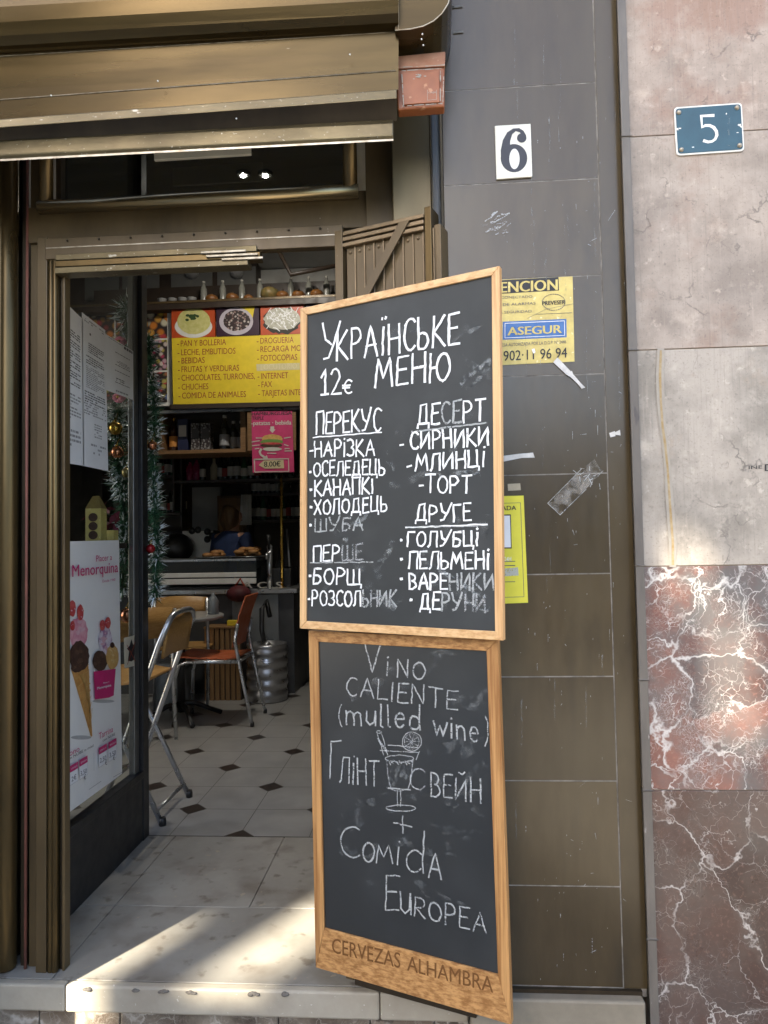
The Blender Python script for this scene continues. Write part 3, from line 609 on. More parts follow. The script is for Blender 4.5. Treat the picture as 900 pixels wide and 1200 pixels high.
# ---------------------------------------------------------------- folding slatted gate
a, b = pz(412, 1145, .03), pz(540, 1180, .03)
GU = (b-a); GW = GU.length; GU.normalize()
GATE = Plane(a, GU, (0, 0, 1), GU.cross(V((0, 0, 1))))
if GATE.n.y > 0: GATE.n = -GATE.n
ztl, ztr = GATE.uv(400, 267), GATE.uv(498, 249)
GT = (ztl.y+ztr.y)/2; GW = max(GATE.uv(498, 249).x, .2)
t = thing('folding_gate', 'brown metal gate of vertical slats with a diagonal brace behind the blackboards', 'gate', a+GU*GW/2-V((0, 0, .03)))
RAILM = mat('worn_gate_rail', (.26, .19, .11), (.16, .11, .06), 9, (.35, .5), .45, bump=.1, specks=[(50, .68, (.5, .44, .34))])
m = MB(); m.pbox(GATE, -.012, .014, 0, GT-.005, -.02, .012, BROWN_P); m.build('stile', t, bevel=.002)
m = MB()
for k in range(3): m.pbox(GATE, .015, GW, GT-.012-.018*k-.012, GT-.018*k-.012, -.012, .012+.002*k, RAILM)
m.build('top_rail', t, bevel=.002)
m = MB(); m.pbox(GATE, .015, GW+.1, -.012, .04, -.02, .012, BRONZE_D); m.build('bottom_rail', t, bevel=.003)
for k in range(9):
    u = .022+k*(GW-.02)/8.2; m = MB(); m.pbox(GATE, u, u+.026, .042, GT-.055, -.022, .002, BROWN_P); m.pbox(GATE, u+.0265, u+.031, .042, GT-.055, -.020, .006, RAILM)
    m.ball(GATE.pt((u+.013, GT-.075), .002), .005, RAILM, 1, 1, 1, 8, 5); m.build('slat', t, bevel=.0015)
p, q = GATE.uv(427, 356), GATE.uv(477, 262); p = p+(p-q)*.15
m = MB(); m.prism(GATE, [p+V((-.014, 0)), p+V((.014, 0)), q+V((.016, 0)), q+V((-.016, 0))], .0165, .0205, BROWN_P); m.build('brace', t, bevel=.001)
m = MB(); m.pbox(GATE, GW+.002, GW+.022, .0, GT+.004, -.05, .012, BRONZE); m.pbox(GATE, GW+.025, GW+.045, .0, GT-.045, -.06, .0, BROWN_P); m.build('edge_stile', t, bevel=.002)

# ================================================================ BLACKBOARDS
exec_chalk = None
def arc(cx, cy, rx, ry, a0, a1, n=10): return [(cx+rx*math.cos(math.radians(a0+(a1-a0)*i/n)), cy+ry*math.sin(math.radians(a0+(a1-a0)*i/n))) for i in range(n+1)]
BOWL = [(0, .5)]+arc(.22, .27, .30, .25, 80, -80)+[(0, 0)]
GL = {
'У': (.72, [[(0, 1), (.12, .55), (.36, .42)], [(.74, 1.05), (.5, .5), (.25, .05), (.05, .02)]]), 'К': (.6, [[(.05, 1), (0, 0)], [(.55, 1), (.06, .48), (.6, 0)]]),
'Р': (.55, [[(0, 0), (.02, 1)]+arc(.2, .74, .32, .26, 80, -85)+[(.03, .46)]]), 'А': (.66, [[(0, 0), (.12, .4), (.34, 1), (.5, .5), (.66, 0)], [(.1, .36), (.6, .38)]]),
'І': (.14, [[(.06, .85), (.05, 0)], [(.06, 1.12), (.08, 1.15)]]), 'Ї': (.2, [[(.1, .85), (.08, 0)], [(0, 1.12), (.02, 1.16)], [(.2, 1.13), (.22, 1.17)]]),
'Н': (.6, [[(0, 1), (.02, 0)], [(.56, 1), (.58, 0)], [(.02, .5), (.57, .53)]]), 'С': (.55, [arc(.34, .5, .33, .5, 50, 310, 14)]),
'Ь': (.5, [[(0, 1), (0, 0)]+arc(.2, .24, .28, .25, -80, 85)+[(0, .46)]]), 'Е': (.48, [[(.5, 1), (.02, .97), (0, 0), (.5, .02)], [(.02, .52), (.4, .54)]]),
'М': (.8, [[(0, 0), (.12, 1), (.38, .3), (.66, 1), (.8, 0)]]), 'Ю': (.85, [[(0, 1), (0, 0)], [(0, .5), (.28, .52)], arc(.56, .5, .28, .48, 180, -180, 16)]),
'П': (.6, [[(0, 0), (.03, .98), (.6, 1), (.58, 0)]]), 'З': (.5, [arc(.2, .74, .26, .26, 140, -80)+arc(.2, .25, .30, .26, 85, -140)]), 'О': (.66, [arc(.33, .48, .32, .48, 100, 460, 18)]),
'Л': (.64, [[(0, 0), (.1, .1), (.2, .98), (.62, 1), (.62, 0)]]), 'Д': (.78, [[(.12, .04), (.24, .95), (.6, 1), (.62, .04)], [(0, -.16), (.02, .04), (.76, .05), (.76, -.16)]]),
'Ц': (.68, [[(.02, 1), (0, .02), (.56, .03), (.55, 1)], [(.56, .03), (.68, .02), (.66, -.2)]]), 'Ш': (.86, [[(.02, 1), (0, 0), (.82, .02), (.82, 1)], [(.41, .95), (.41, .02)]]),
'Б': (.55, [[(.5, 1), (.02, .98), (0, 0)]+arc(.2, .27, .30, .27, -85, 85)+[(.01, .54)]]), 'Щ': (.92, [[(.02, 1), (0, 0), (.8, .02), (.8, 1)], [(.4, .95), (.4, .02)], [(.8, .02), (.92, 0), (.9, -.2)]]),
'Х': (.62, [[(0, 1), (.6, 0)], [(.58, 1), (.02, 0)]]), 'Т': (.6, [[(0, .98), (.62, 1)], [(.31, .98), (.3, 0)]]), 'И': (.66, [[(.02, 1), (0, 0), (.6, .98), (.62, 0)]]),
'Г': (.48, [[(0, 0), (.03, .98), (.5, 1)]]), 'В': (.55, [[(.02, 0), (0, 1)]+arc(.16, .76, .28, .24, 85, -85)+arc(.18, .26, .34, .27, 85, -95)+[(.02, 0)]]),
'Й': (.66, [[(.02, .85), (0, 0), (.58, .82), (.6, 0)], [(.2, 1.08), (.36, 1.02), (.5, 1.12)]]),
'1': (.4, [[(0, .7), (.26, 1.02), (.24, 0)], [(.02, 0), (.42, .02)]]), '2': (.55, [arc(.26, .72, .26, .28, 160, -30)+[(.0, .03), (.58, .05)]]), '€': (.5, [arc(.34, .42, .26, .34, 55, 305, 12), [(0, .48), (.4, .5)], [(0, .36), (.36, .38)]]),
'V': (.8, [[(0, 1), (.36, .02), (.72, 1.05)]]), 'i': (.14, [[(.06, .68), (.06, 0)], [(.06, .9), (.08, .93)]]), 'N': (.62, [[(0, 0), (.03, 1), (.56, .05), (.58, 1)]]), 'O': (.66, [arc(.33, .48, .32, .48, 100, 460, 16)]),
'C': (.55, [arc(.34, .5, .33, .5, 55, 305, 14)]), 'A': (.66, [[(0, 0), (.34, 1), (.66, 0)], [(.12, .36), (.56, .36)]]), 'L': (.46, [[(.02, 1), (0, 0), (.48, .03)]]), 'I': (.12, [[(.05, 1), (.04, 0)]]), 'E': (.48, [[(.5, 1), (.02, .98), (0, 0), (.5, .03)], [(.02, .52), (.4, .54)]]), 'T': (.62, [[(0, 1), (.64, .98)], [(.32, 1), (.3, 0)]]),
'(': (.25, [arc(.3, .4, .28, .75, 125, 235)]), ')': (.25, [arc(-.05, .4, .28, .9, 55, -55)]),
'm': (.8, [[(0, .65), (.02, 0)], [(.02, .42)]+arc(.2, .42, .18, .2, 160, 10)+[(.4, 0)], [(.4, .42)]+arc(.58, .42, .17, .2, 160, 10)+[(.77, 0)]]), 'u': (.5, [[(0, .65), (.02, .2), (.2, 0), (.42, .15), (.45, .65)], [(.45, .65), (.48, 0)]]),
'l': (.16, [[(.05, 1.05), (.04, .05), (.14, 0)]]), 'e': (.5, [[(.02, .36), (.44, .4)]+arc(.24, .34, .22, .32, 20, 320, 12)]), 'd': (.52, [arc(.24, .3, .24, .3, 40, 320, 12), [(.48, 1.1), (.46, .3), (.5, 0)]]), 'w': (.75, [[(0, .65), (.18, .02), (.36, .5), (.54, .02), (.74, .68)]]), 'n': (.5, [[(0, .65), (.02, 0)], [(.02, .42)]+arc(.22, .42, .2, .22, 160, 10)+[(.44, 0)]]),
'M': (.8, [[(0, 0), (.14, .95), (.38, .3), (.64, 1), (.8, 0)]]), 'R': (.58, [[(0, 0), (.02, 1)]+arc(.2, .74, .3, .26, 80, -85)+[(.03, .46), (.56, 0)]]), 'P': (.55, [[(0, 0), (.02, 1)]+arc(.2, .74, .3, .26, 80, -85)+[(.03, .46)]]), 'U': (.6, [[(0, 1), (.05, .2), (.28, 0), (.5, .2), (.56, 1)], [(.56, 1), (.6, 0)]]),
'·': (.1, [[(.02, .45), (.07, .47)], [(.02, .5), (.07, .5)]]), '-': (.3, [[(0, .45), (.28, .48)]]), ' ': (.35, []), '+': (.5, [[(0, .5), (.5, .5)], [(.25, 1), (.25, 0)]]),
}
class Chalk:
    def __init__(s, mb, P, conv): s.mb, s.P, s.conv, s.i = mb, P, conv, 0
    def stroke(s, uvs, wd, mt):
        pts = [V(q) for q in uvs]; out = []
        for a, b in zip(pts, pts[1:]):
            n = max(1, int((b-a).length/.010))
            for k in range(n): out.append(a.lerp(b, k/n)+V((random.gauss(0, .0006), random.gauss(0, .0006))))
        out.append(pts[-1]); s.i += 1
        s.mb.ribbon(s.P, out, wd, .0012+(s.i % 40)*.00003, mt)
    def line(s, a, b, wd, mt): s.stroke([s.P.uv(*s.conv(a)), s.P.uv(*s.conv(b))], wd, mt)
    def poly(s, pts, wd, mt): s.stroke([s.P.uv(*s.conv(p)) for p in pts], wd, mt)
    def word(s, txt, p0, p1, h, wd=.0065, mt=None, mats=None, twice=False, scales=None):
        a, b, c = s.P.uv(*s.conv(p0)), s.P.uv(*s.conv(p1)), s.P.uv(*s.conv((p0[0], p0[1]-h)))
        hv = c-a; gap = .2; W = sum(GL[ch][0] for ch in txt)+gap*(len(txt)-1); dx = (b-a)/W; x = 0
        for k, ch in enumerate(txt):
            gw, st = GL[ch]; sc = (scales[k] if scales else 1)*random.uniform(.94, 1.05); base = random.uniform(-.03, .03); sl = random.uniform(-.03, .05)
            mm = mats[k] if mats else mt or CHALK
            for q in st:
                pts = [a+dx*(x+px_+sl*py_)+hv*(base+py_*sc) for px_, py_ in q]
                s.stroke(pts, wd*random.uniform(.9, 1.15), mm)
                if twice: s.stroke([p+V((random.uniform(-.002, .002), random.uniform(-.002, .002))) for p in pts], wd*.6, mm)
            x += gw+gap

def board_plane(off): return Plane(GATE.o+GATE.n*off, GATE.u, GATE.v, GATE.n)
def make_board(name, label, corners, off, frame_w, bottom_w, vm, hm, slate, th=.022, lab=None):
    P = board_plane(off); q = [P.uv(*c) for c in corners]        # tl tr br bl
    # true rectangle on the plane, allowing a small lean within the plane
    tl, tr, br, bl = q
    t = thing(name, label, 'blackboard', P.pt((bl+br)/2, 0))
    up = ((tl-bl).normalized()+(tr-br).normalized()).normalized(); rt = V((up.y, -up.x))
    def cor(k, du, dv): return q[k]+rt*du+up*dv
    fw = frame_w; O = [cor(0, 0, 0), cor(1, 0, 0), cor(2, 0, 0), cor(3, 0, 0)]; I = [cor(0, fw, -fw), cor(1, -fw, -fw), cor(2, -fw, bottom_w), cor(3, fw, bottom_w)]
    mm = MB(); mm.prism(P, [O[3], I[3]-up*0, I[0], O[0]], 0, th, vm); mm.build('frame_side', t, bevel=.0015)
    mm = MB(); mm.prism(P, [O[2], O[1], I[1], I[2]], 0, th, vm); mm.build('frame_side', t, bevel=.0015)
    mm = MB(); mm.prism(P, [O[0], I[0], I[1], O[1]], 0, th, hm); mm.build('frame_top', t, bevel=.0015)
    mm = MB(); mm.prism(P, [O[3], O[2], I[2], I[3]], 0, th-.001, hm); fb = mm.build('frame_bottom', t, bevel=.0015)
    mm = MB(); e = .004; mm.prism(P, [cor(3, fw-e, bottom_w-e), cor(2, -fw+e, bottom_w-e), cor(1, -fw+e, -fw+e), cor(0, fw-e, -fw+e)], .004, th-.006, slate); mm.build('slate', t)
    return t, Plane(P.pt((0, 0), th-.006), P.u, P.v, P.n), fb, P
def ghosts(ck, x0, x1, y0, y1, n):
    for k in range(n):
        x, y, a = random.uniform(x0, x1), random.uniform(y0, y1), random.uniform(-.9, .5); l = random.uniform(50, 150)
        ck.poly([(max(x0, min(x1, x+l*f*math.cos(a))), max(y0, min(y1, y+l*f*math.sin(a)+10*math.sin(3*f)))) for f in (0, .3, .6, 1)], random.uniform(.012, .035), CHALK_G)
random.seed(11)
tb, BP2, fb, P2 = make_board('chalkboard', 'oak framed chalkboard with mulled wine drawing and branded bottom rail', [(366, 738), (586, 748), (602, 1195), (374.5, 1129)], .05, .030, .112, OAK_V, OAK_H, SLATE_G)
tb['label'] = 'oak framed blackboard advertising hot wine, with burnt lettering along its bottom rail'
mb = MB(); ck = Chalk(mb, BP2, lambda p: (350+p[0]/2.5, 720+p[1]/2.5)); W2 = .0040
ck.word('V', (190, 173), (248, 170), 92, W2, CHALK_M); ck.word('i', (254, 180), (266, 180), 62, W2, CHALK_M); ck.word('NO', (290, 184), (370, 190), 54, W2, CHALK_M)
ck.word('CALIENTE', (140, 236), (465, 280), 54, W2*.9, CHALK_M)
ck.word('(', (118, 318), (135, 318), 52, W2*.7, CHALK_M); ck.word('mulled', (140, 320), (358, 338), 62, W2*1.1, CHALK_M); ck.word('wine', (395, 352), (530, 376), 62, W2*1.1, CHALK_M); ck.word(')', (540, 365), (556, 365), 62, W2*.7, CHALK_M)
ck.word('Г', (93, 480), (122, 480), 112, W2, CHALK_M); ck.word('ЛІНТ', (122, 492), (235, 504), 72, W2, CHALK_M)
ck.word('ВЕЙН', (388, 530), (535, 552), 72, W2, CHALK_M)
ck.poly(arc(352, 482, 24, 30, 40, 320, 14), W2*.9, CHALK_F)
for dx in (0, 12): ck.poly([(230+dx, 345), (250+dx, 412)], W2*.5, CHALK_M)
ck.poly(arc(236, 344, 7, 4, 0, 360, 8), W2*.5, CHALK_M); ck.poly([(232, 365), (258, 400)], W2*1.6, CHALK_F)
ck.poly(arc(332, 372, 28, 28, 0, 360, 20), W2*.5, CHALK_M); ck.poly(arc(332, 372, 22, 22, 0, 360, 18), W2*.4, CHALK_F)
for a_ in range(0, 180, 36): c_, s_ = math.cos(math.radians(a_))*21, math.sin(math.radians(a_))*21; ck.line((332-c_, 372-s_), (332+c_, 372+s_), W2*.4, CHALK_F)
ck.poly([(262, 382), (350, 390)], W2*.6, CHALK_M); ck.poly([(240, 398), (352, 404)], W2*.5, CHALK_M); ck.poly([(355, 402), (345, 425)], W2*.5, CHALK_M)
ck.poly(arc(296, 422, 42, 10, 0, 360, 20), W2*.5, CHALK_M)
for k in range(9): ck.poly([(264+k*8, 428+(k % 2)*5), (270+k*8, 440-(k % 3)*4)], W2*.6, CHALK_M)
ck.poly([(258, 425), (264, 480), (272, 512), (296, 517), (322, 512), (330, 480), (336, 425)], W2*.6, CHALK_F); ck.poly([(264, 508), (328, 513)], W2*.8, CHALK_M)
ck.line((290, 516), (290, 562), W2*.5, CHALK_M); ck.line((299, 516), (299, 562), W2*.5, CHALK_M); ck.poly(arc(300, 567, 43, 9, 0, 360, 22), W2*.6, CHALK_M)
ck.poly([(310, 470), (325, 430)], W2*6, CHALK_S); ck.poly([(270, 500), (285, 440)], W2*7, CHALK_S)
ck.line((280, 610), (332, 622), W2*.8, CHALK_M); ck.line((305, 590), (306, 640), W2*.8, CHALK_M)
ck.word('C', (124, 708), (182, 712), 92, W2, CHALK_M); ck.word('O', (188, 722), (222, 724), 62, W2, CHALK_M); ck.word('M', (228, 726), (276, 730), 52, W2, CHALK_M); ck.word('i', (284, 734), (298, 734), 74, W2, CHALK_M); ck.word('d', (315, 756), (368, 760), 105, W2, CHALK_M); ck.word('A', (382, 770), (418, 776), 76, W2, CHALK_M)
ck.word('E', (255, 862), (292, 866), 104, W2, CHALK_M); ck.word('UROPEA', (298, 872), (550, 934), 58, W2, CHALK_M)
ck.line((452, 572), (468, 552), W2*2, CHALK_S)
ghosts(ck, 110, 540, 110, 880, 26)
mb.build('chalk_writing', tb)
mb = MB(); RB = Plane(P2.pt((0, 0), .021), P2.u, P2.v, P2.n)
def c7(p): return (350+p[0]/2.5, 720+p[1]/2.5)
mb.text(RB, 'CERVEZAS', c7((98, 990)), c7((298, 1036)), 17.5, .0012, BURNT, .012); mb.text(RB, 'ALHAMBRA', c7((318, 1042)), c7((570, 1108)), 17.5, .0012, BURNT, .012)
mb.build('burnt_lettering', fb)

tu, BP1, fb1, P1 = make_board('chalkboard', 'large pine framed blackboard with a menu in white Cyrillic chalk lettering', [(356.5, 364), (588, 315), (592.5, 749.5), (356, 735.5)], .085, .0205, .0215, PINE_V, PINE_H, SLATE)
mb = MB(); S6 = 709/260; ck = Chalk(mb, BP1, lambda p: (340+p[0]/S6, 300+p[1]/S6)); W1 = .0060
ck.word('У', (105, 335), (160, 335), 118, W1, twice=True); ck.word('КРАЇНСЬКЕ', (150, 335), (540, 282), 96, W1, twice=True)
ck.word('МЕНЮ', (272, 420), (510, 396), 92, W1, twice=True, scales=[1, 1, .95, .95]); ck.word('12', (100, 446), (162, 442), 82, W1, CHALK); ck.word('€', (170, 445), (198, 444), 60, W1*.8)
ck.word('ПЕРЕКУС', (85, 570), (290, 558), 68, W1*.95); ck.line((75, 580), (293, 564), W1*.6, CHALK)
for tx, p0, p1, h, fm in [('НАРІЗКА', (80, 641), (270, 638), 50, None), ('ОСЕЛЕДЕЦЬ', (76, 704), (303, 699), 46, None), ('КАНАПКІ', (80, 766), (267, 758), 50, None), ('ХОЛОДЕЦЬ', (78, 826), (310, 815), 44, None), ('ШУБА', (80, 880), (233, 876), 42, CHALK_M)]:
    ck.word(tx, p0, p1, h, W1*.85, fm)
ck.line((65, 624), (74, 622), W1*.8, CHALK)
for x, y in [(66, 690), (67, 746), (67, 803), (65, 860), (65, 1022), (62, 1095), (357, 907), (357, 968), (357, 1031), (388, 1099)]: ck.word('·', (x-3, y+12), (x+3, y+12), 24, W1)
ck.word('ПЕРШЕ', (76, 976), (232, 969), 50, W1*.8, None, [CHALK, CHALK, CHALK, CHALK_F, CHALK_F]); ck.line((65, 981), (265, 978), W1*.5, CHALK_M)
ck.word('БОРЩ', (75, 1047), (228, 1050), 48, W1*.9); ck.word('РОЗСОЛЬНИК', (72, 1116), (340, 1119), 48, W1*.85, None, [CHALK]*5+[CHALK, CHALK_M, CHALK_F, CHALK_M, CHALK_M])
ck.word('ДЕСЕРТ', (408, 542), (622, 526), 68, W1*.9, None, [CHALK, CHALK, CHALK_M, CHALK_M, CHALK, CHALK]); ck.line((390, 562), (628, 533), W1*.7, CHALK_M)
ck.word('СИРНИКИ', (386, 620), (635, 604), 54, W1*.9); ck.line((352, 605), (362, 603), W1*.8, CHALK)
ck.word('МЛИНЦІ', (402, 688), (622, 672), 52, W1*.9); ck.line((375, 673), (388, 670), W1*.8, CHALK); ck.line((430, 694), (600, 690), W1*1.2, CHALK_S)
ck.word('ТОРТ', (435, 757), (578, 757), 55, W1*.85); ck.line((413, 735), (426, 733), W1*.8, CHALK)
ck.word('ДРУГЕ', (402, 848), (578, 846), 52, W1*.85); ck.line((370, 868), (630, 858), W1*.7, CHALK); ck.line((372, 866), (600, 864), W1*.4, CHALK_M)
ck.word('ГОЛУБЦІ', (376, 928), (602, 926), 46, W1*.9); ck.word('ПЕЛЬМЕНІ', (381, 998), (637, 1000), 52, W1*.9); ck.word('ВАРЕНИКИ', (381, 1063), (652, 1068), 50, W1*.9, None, [CHALK]*3+[CHALK, CHALK_M, CHALK_M, CHALK_F, CHALK_M])
ck.word('ДЕРУНИ', (416, 1128), (625, 1138), 54, W1*.9, None, [CHALK, CHALK, CHALK_M, CHALK_M, CHALK_F, CHALK_F])
for a_, b_, k in [((545, 415), (635, 330), 3), ((548, 400), (600, 350), 2), ((570, 425), (640, 345), 2), ((580, 245), (600, 225), 2), ((150, 880), (180, 910), 4), ((200, 860), (250, 830), 3), ((290, 980), (330, 920), 2), ((440, 980), (620, 1090), 4), ((480, 700), (600, 690), 2), ((310, 625), (322, 665), 1), ((330, 660), (335, 680), 1), ((265, 1075), (330, 1120), 5), ((560, 1100), (630, 1130), 4)]:
    for q in range(k): ck.poly([(a_[0]+random.uniform(-6, 6), a_[1]+random.uniform(-6, 6)), ((a_[0]+b_[0])/2+random.uniform(-5, 5), (a_[1]+b_[1])/2), (b_[0]+random.uniform(-6, 6), b_[1]+random.uniform(-6, 6))], W1*random.uniform(1., 2.6), CHALK_S)
ghosts(ck, 90, 630, 230, 1120, 34)
mb.build('chalk_writing', tu)

# ================================================================ SIGNS ON THE FACADE
DBLACK = flat('sign_black', (.018, .02, .03), .4)
t = thing('house_number', 'white enamel tile with a black figure 6 on the dark tiles', 'house number', py(602, 211, PY))
m = MB(); m.sheet(PP, [(579.5, 149), (621.5, 146.5), (623.5, 208.5), (581.5, 211.5)], .001, mat('cream_enamel', (.76, .74, .64), (.68, .66, .56), 14, (.25, .4), specks=[(40, .72, (.5, .45, .35))]), .006); m.build('tile', t, bevel=.0015)
m = MB(); N = .0076
m.ell(PP, 602, 187, 15.5, 16.5, N, DBLACK, 30); m.ell(PP, 602.5, 188, 6, 12, N+.0005, WHITEP, 24)
m.fpx(PP, [(586.8, 190), (586.5, 178), (589, 166), (594, 157), (601, 152.5), (608, 152), (613, 155), (616, 160), (616.5, 163), (611, 163), (609, 157), (604, 155.5), (600, 159), (597.5, 167), (597, 180), (597, 188)], N+.0002, DBLACK)
m.ell(PP, 611, 163.5, 5.6, 5.4, N+.0003, DBLACK, 18); m.build('numeral', t)
t = thing('number_plate', 'blue enamel street number plate with a white figure 5 on pink stone', 'number plate', py(830, 183, SY))
def rrect(c, r=5, n=5):
    out = []
    for i in range(4):
        p, a, b = V(c[i]), V(c[i-1]), V(c[(i+1) % 4]); da, db = (a-p).normalized()*r, (b-p).normalized()*r
        for k in range(n+1):
            f = k/n; out.append(tuple(p+da*(1-f)**2+db*f**2))
    return out
NB = mat('blue_enamel', (.030, .085, .115), (.022, .06, .085), 9, (.35, .5), specks=[(35, .70, (.09, .15, .16)), (60, .76, (.4, .4, .38))])
c = [(789, 127), (868.5, 121.5), (871.5, 178), (792, 183.5)]
m = MB(); m.sheet(SP, rrect(c), .001, WHITEP, .004); m.build('rim', t, bevel=.001)
ci = [(790.8, 129), (866.8, 123.5), (869.6, 176.2), (793.8, 181.5)]
m = MB(); m.sheet(SP, rrect(ci, 4), .005, NB, .0012); m.build('face', t)
m = MB(); m.ribbon(SP, [SP.uv(700+x/3, y/3) for x, y in [(404, 411), (362, 413), (365, 452), (376, 446), (392, 446), (406, 453), (415, 466), (417, 480), (411, 494), (400, 502), (386, 504), (373, 500)]], .0082, .0066, WHITEP); m.build('numeral', t)
for x, y in [(794.5, 133.5), (862.5, 128), (797.5, 177), (865.5, 172)]:
    m = MB(); m.ball(SP.pt(SP.uv(x, y), .0062), .0065, SCUFF, 1, .35, 1, 10, 6); m.ball(SP.pt(SP.uv(x, y), .0085), .003, BLACKM, 1, .3, 1, 8, 5); m.build('screw', t)
m = MB(); random.seed(2)
for x, y in [(793, 153), (796, 152), (866, 148), (867.5, 150), (811, 174), (863, 157), (864, 148), (850, 135)]: m.ell(SP, x, y, random.uniform(.6, 1.6), random.uniform(.5, 1.4), .0066, WHITEP, 7, .4)
m.ribbon(SP, [SP.uv(853, 138), SP.uv(853, 172)], .006, .0064, CHALK_S); m.build('chipped_enamel', t)

c9 = lambda *p: (570+p[0]/6.923, 310+p[1]/6.923)
t = thing('alarm_sticker', 'aged yellow alarm company sticker half hidden by the upper blackboard', 'sticker', py(620, 425, PY))
m = MB(); m.sheet(PP, [c9(-120, 136), c9(698, 98), c9(714, 788), c9(-110, 828)], .0008, YEL_OLD, .001); m.build('backing', t)
m = MB(); o_ = .0022
m.fpx(PP, [c9(-80, 140), c9(584, 104), c9(588, 212), c9(-75, 250)], o_, BLACKI); m.fpx(PP, [c9(132, 466), c9(648, 443), c9(650, 592), c9(132, 612)], o_, BLUEP)
o_ += .0006
for a, b in [((150, 480), (632, 459)), ((150, 598), (634, 577)), ((150, 480), (150, 598)), ((632, 459), (634, 577))]: m.ribbon(PP, [PP.uv(*c9(*a)), PP.uv(*c9(*b))], .0016, o_, CHALK)
m.text(PP, 'ATENCION', c9(-50, 240), c9(575, 208), 86/6.923, o_, YEL_OLD, .035)
m.text(PP, 'ASEGUR', c9(172, 577), c9(608, 557), 66/6.923, o_, YEL_OLD, .04)
for tx, a, b, h in [('LOCAL CONECTADO', (-20, 285), (372, 272), 20), ('CENTRAL DE ALARMAS', (-80, 347), (398, 326), 20), ('CON TODA SEGURIDAD', (-90, 410), (366, 390), 20), ('EMPRESA AUTORIZADA POR LA D.G.P. Nº 2446', (60, 672), (645, 641), 26)]: m.text(PP, tx, c9(*a), c9(*b), h/6.923, o_, INK)
m.text(PP, '902·11 96 94', c9(138, 784), c9(652, 756), 82/6.923, o_, BLACKI, .012)
m.text(PP, 'PREVESER', c9(452, 333), c9(638, 322), 32/6.923, o_, BLACKI, .03)
for k in range(30):
    a0, a1 = k*12, k*12+7; m.ribbon(PP, [PP.uv(*c9(545+92*math.cos(math.radians(a)), 308+66*math.sin(math.radians(a)))) for a in (a0, a1)], .0018, o_, INK)
m.ribbon(PP, [PP.uv(*c9(400, 406)), PP.uv(*c9(690, 393))], .001, o_, INK); m.ribbon(PP, [PP.uv(*c9(330, 440)), PP.uv(*c9(480, 365)), PP.uv(*c9(705, 320))], .0008, o_, INK)
m.build('printing', t)
m = MB(); random.seed(9)
for k in range(60):
    x, y = random.uniform(140, 690), random.uniform(230, 620); m.fpx(PP, [c9(x, y), c9(x+random.uniform(5, 40), y+random.uniform(-12, 8)), c9(x+random.uniform(5, 30), y+random.uniform(5, 22))], o_+.0003+k*.00001, CHALK_S)
m.fpx(PP, [c9(365, 690), c9(388, 684), c9(396, 715), c9(380, 725)], o_+.001, PAPER)
m.build('rubbed_patch', t)
c10 = lambda *p: (560+p[0]/2.725, 300+p[1]/2.725)
t = thing('notice', 'lemon yellow surveillance notice taped beside the upper blackboard edge', 'notice', py(605, 706, PY))
m = MB(); m.sheet(PP, [c10(-30, 770), c10(146, 765), c10(160, 1107), c10(-20, 1114)], .0008, YEL_N, .0008); m.build('backing', t)
m = MB(); m.text(PP, 'ZONA VIDEOVIGILADA', c10(-110, 819), c10(122, 811), 14/2.725, .002, BLACKI, .02)
m.fpx(PP, [c10(0, 829), c10(105, 825), c10(108, 934), c10(0, 937)], .002, BLACKI); m.fpx(PP, [c10(2, 832), c10(102, 829), c10(105, 930), c10(2, 933)], .0026, PAPER)
for a, b in [((0, 792), (136, 788)), ((136, 788), (147, 1088)), ((147, 1088), (0, 1092))]: m.ribbon(PP, [PP.uv(*c10(*a)), PP.uv(*c10(*b))], .0014, .002, INK)
for y in (975, 988, 1040): m.ribbon(PP, [PP.uv(*c10(60, y+1)), PP.uv(*c10(118, y))], .002, .002, INK)
m.text(PP, '24H', c10(85, 975), c10(106, 974), 14/2.725, .002, PAPER); m.fpx(PP, [c10(80, 998), c10(128, 994), c10(130, 1020), c10(80, 1023)], .002, CHALK_M); m.build('printing', t)
TAPE = mat('white_tape', (.66, .65, .62), (.5, .49, .46), 40, (.45, .6), bump=.3)
def solo(name, label, cat, mb, group=None, bevel=0): return tag(mb.build(name, bevel=bevel), label, cat, group)
m = MB(); m.sheet(PP, [c9(*q) for q in [(540, 795), (575, 757), (620, 805), (690, 878), (760, 962), (800, 1000), (770, 1010), (735, 968), (680, 916), (640, 890)]], .0035, TAPE, .001); m.sheet(PP, [c9(*q) for q in [(640, 890), (690, 866), (700, 890), (668, 912)]], .0048, TAPE); solo('tape_strip', 'torn white tape strip hanging off the corner of the yellow alarm sticker', 'tape', m)
m = MB(); m.sheet(PP, [c10(*q) for q in [(70, 640), (130, 632), (176, 628), (181, 644), (140, 645), (70, 659)]], .001, TAPE); solo('tape_strip', 'long white tape strip left midway between the two yellow notices', 'tape', m)
m = MB(); m.sheet(PP, [c10(*q) for q in [(95, 728), (135, 726), (137, 748), (96, 750)]], .001, mat('yellowed_tape', (.42, .36, .25), (.34, .29, .2), 30, (.5, .6))); solo('tape_strip', 'short yellowed tape square just above the lemon notice', 'tape', m)
m = MB(); m.sheet(PP, [c10(*q) for q in [(418, 566), (436, 560), (438, 576), (422, 580)]], .004, TAPE); m.sheet(PP, [c10(*q) for q in [(436, 564), (452, 556), (454, 574), (438, 572)]], .005, TAPE); solo('tape_strip', 'small crumpled tape scrap at the edge of the grey trim', 'tape', m)
CLEAR = grain_mat('clear_film', (.42, .40, .36), .24, 35, .25)
m = MB(); m.sheet(PP, [c10(*q) for q in [(222, 790), (330, 680), (372, 650), (398, 690), (340, 748), (262, 827)]], .0015, CLEAR, .0006)
random.seed(21)
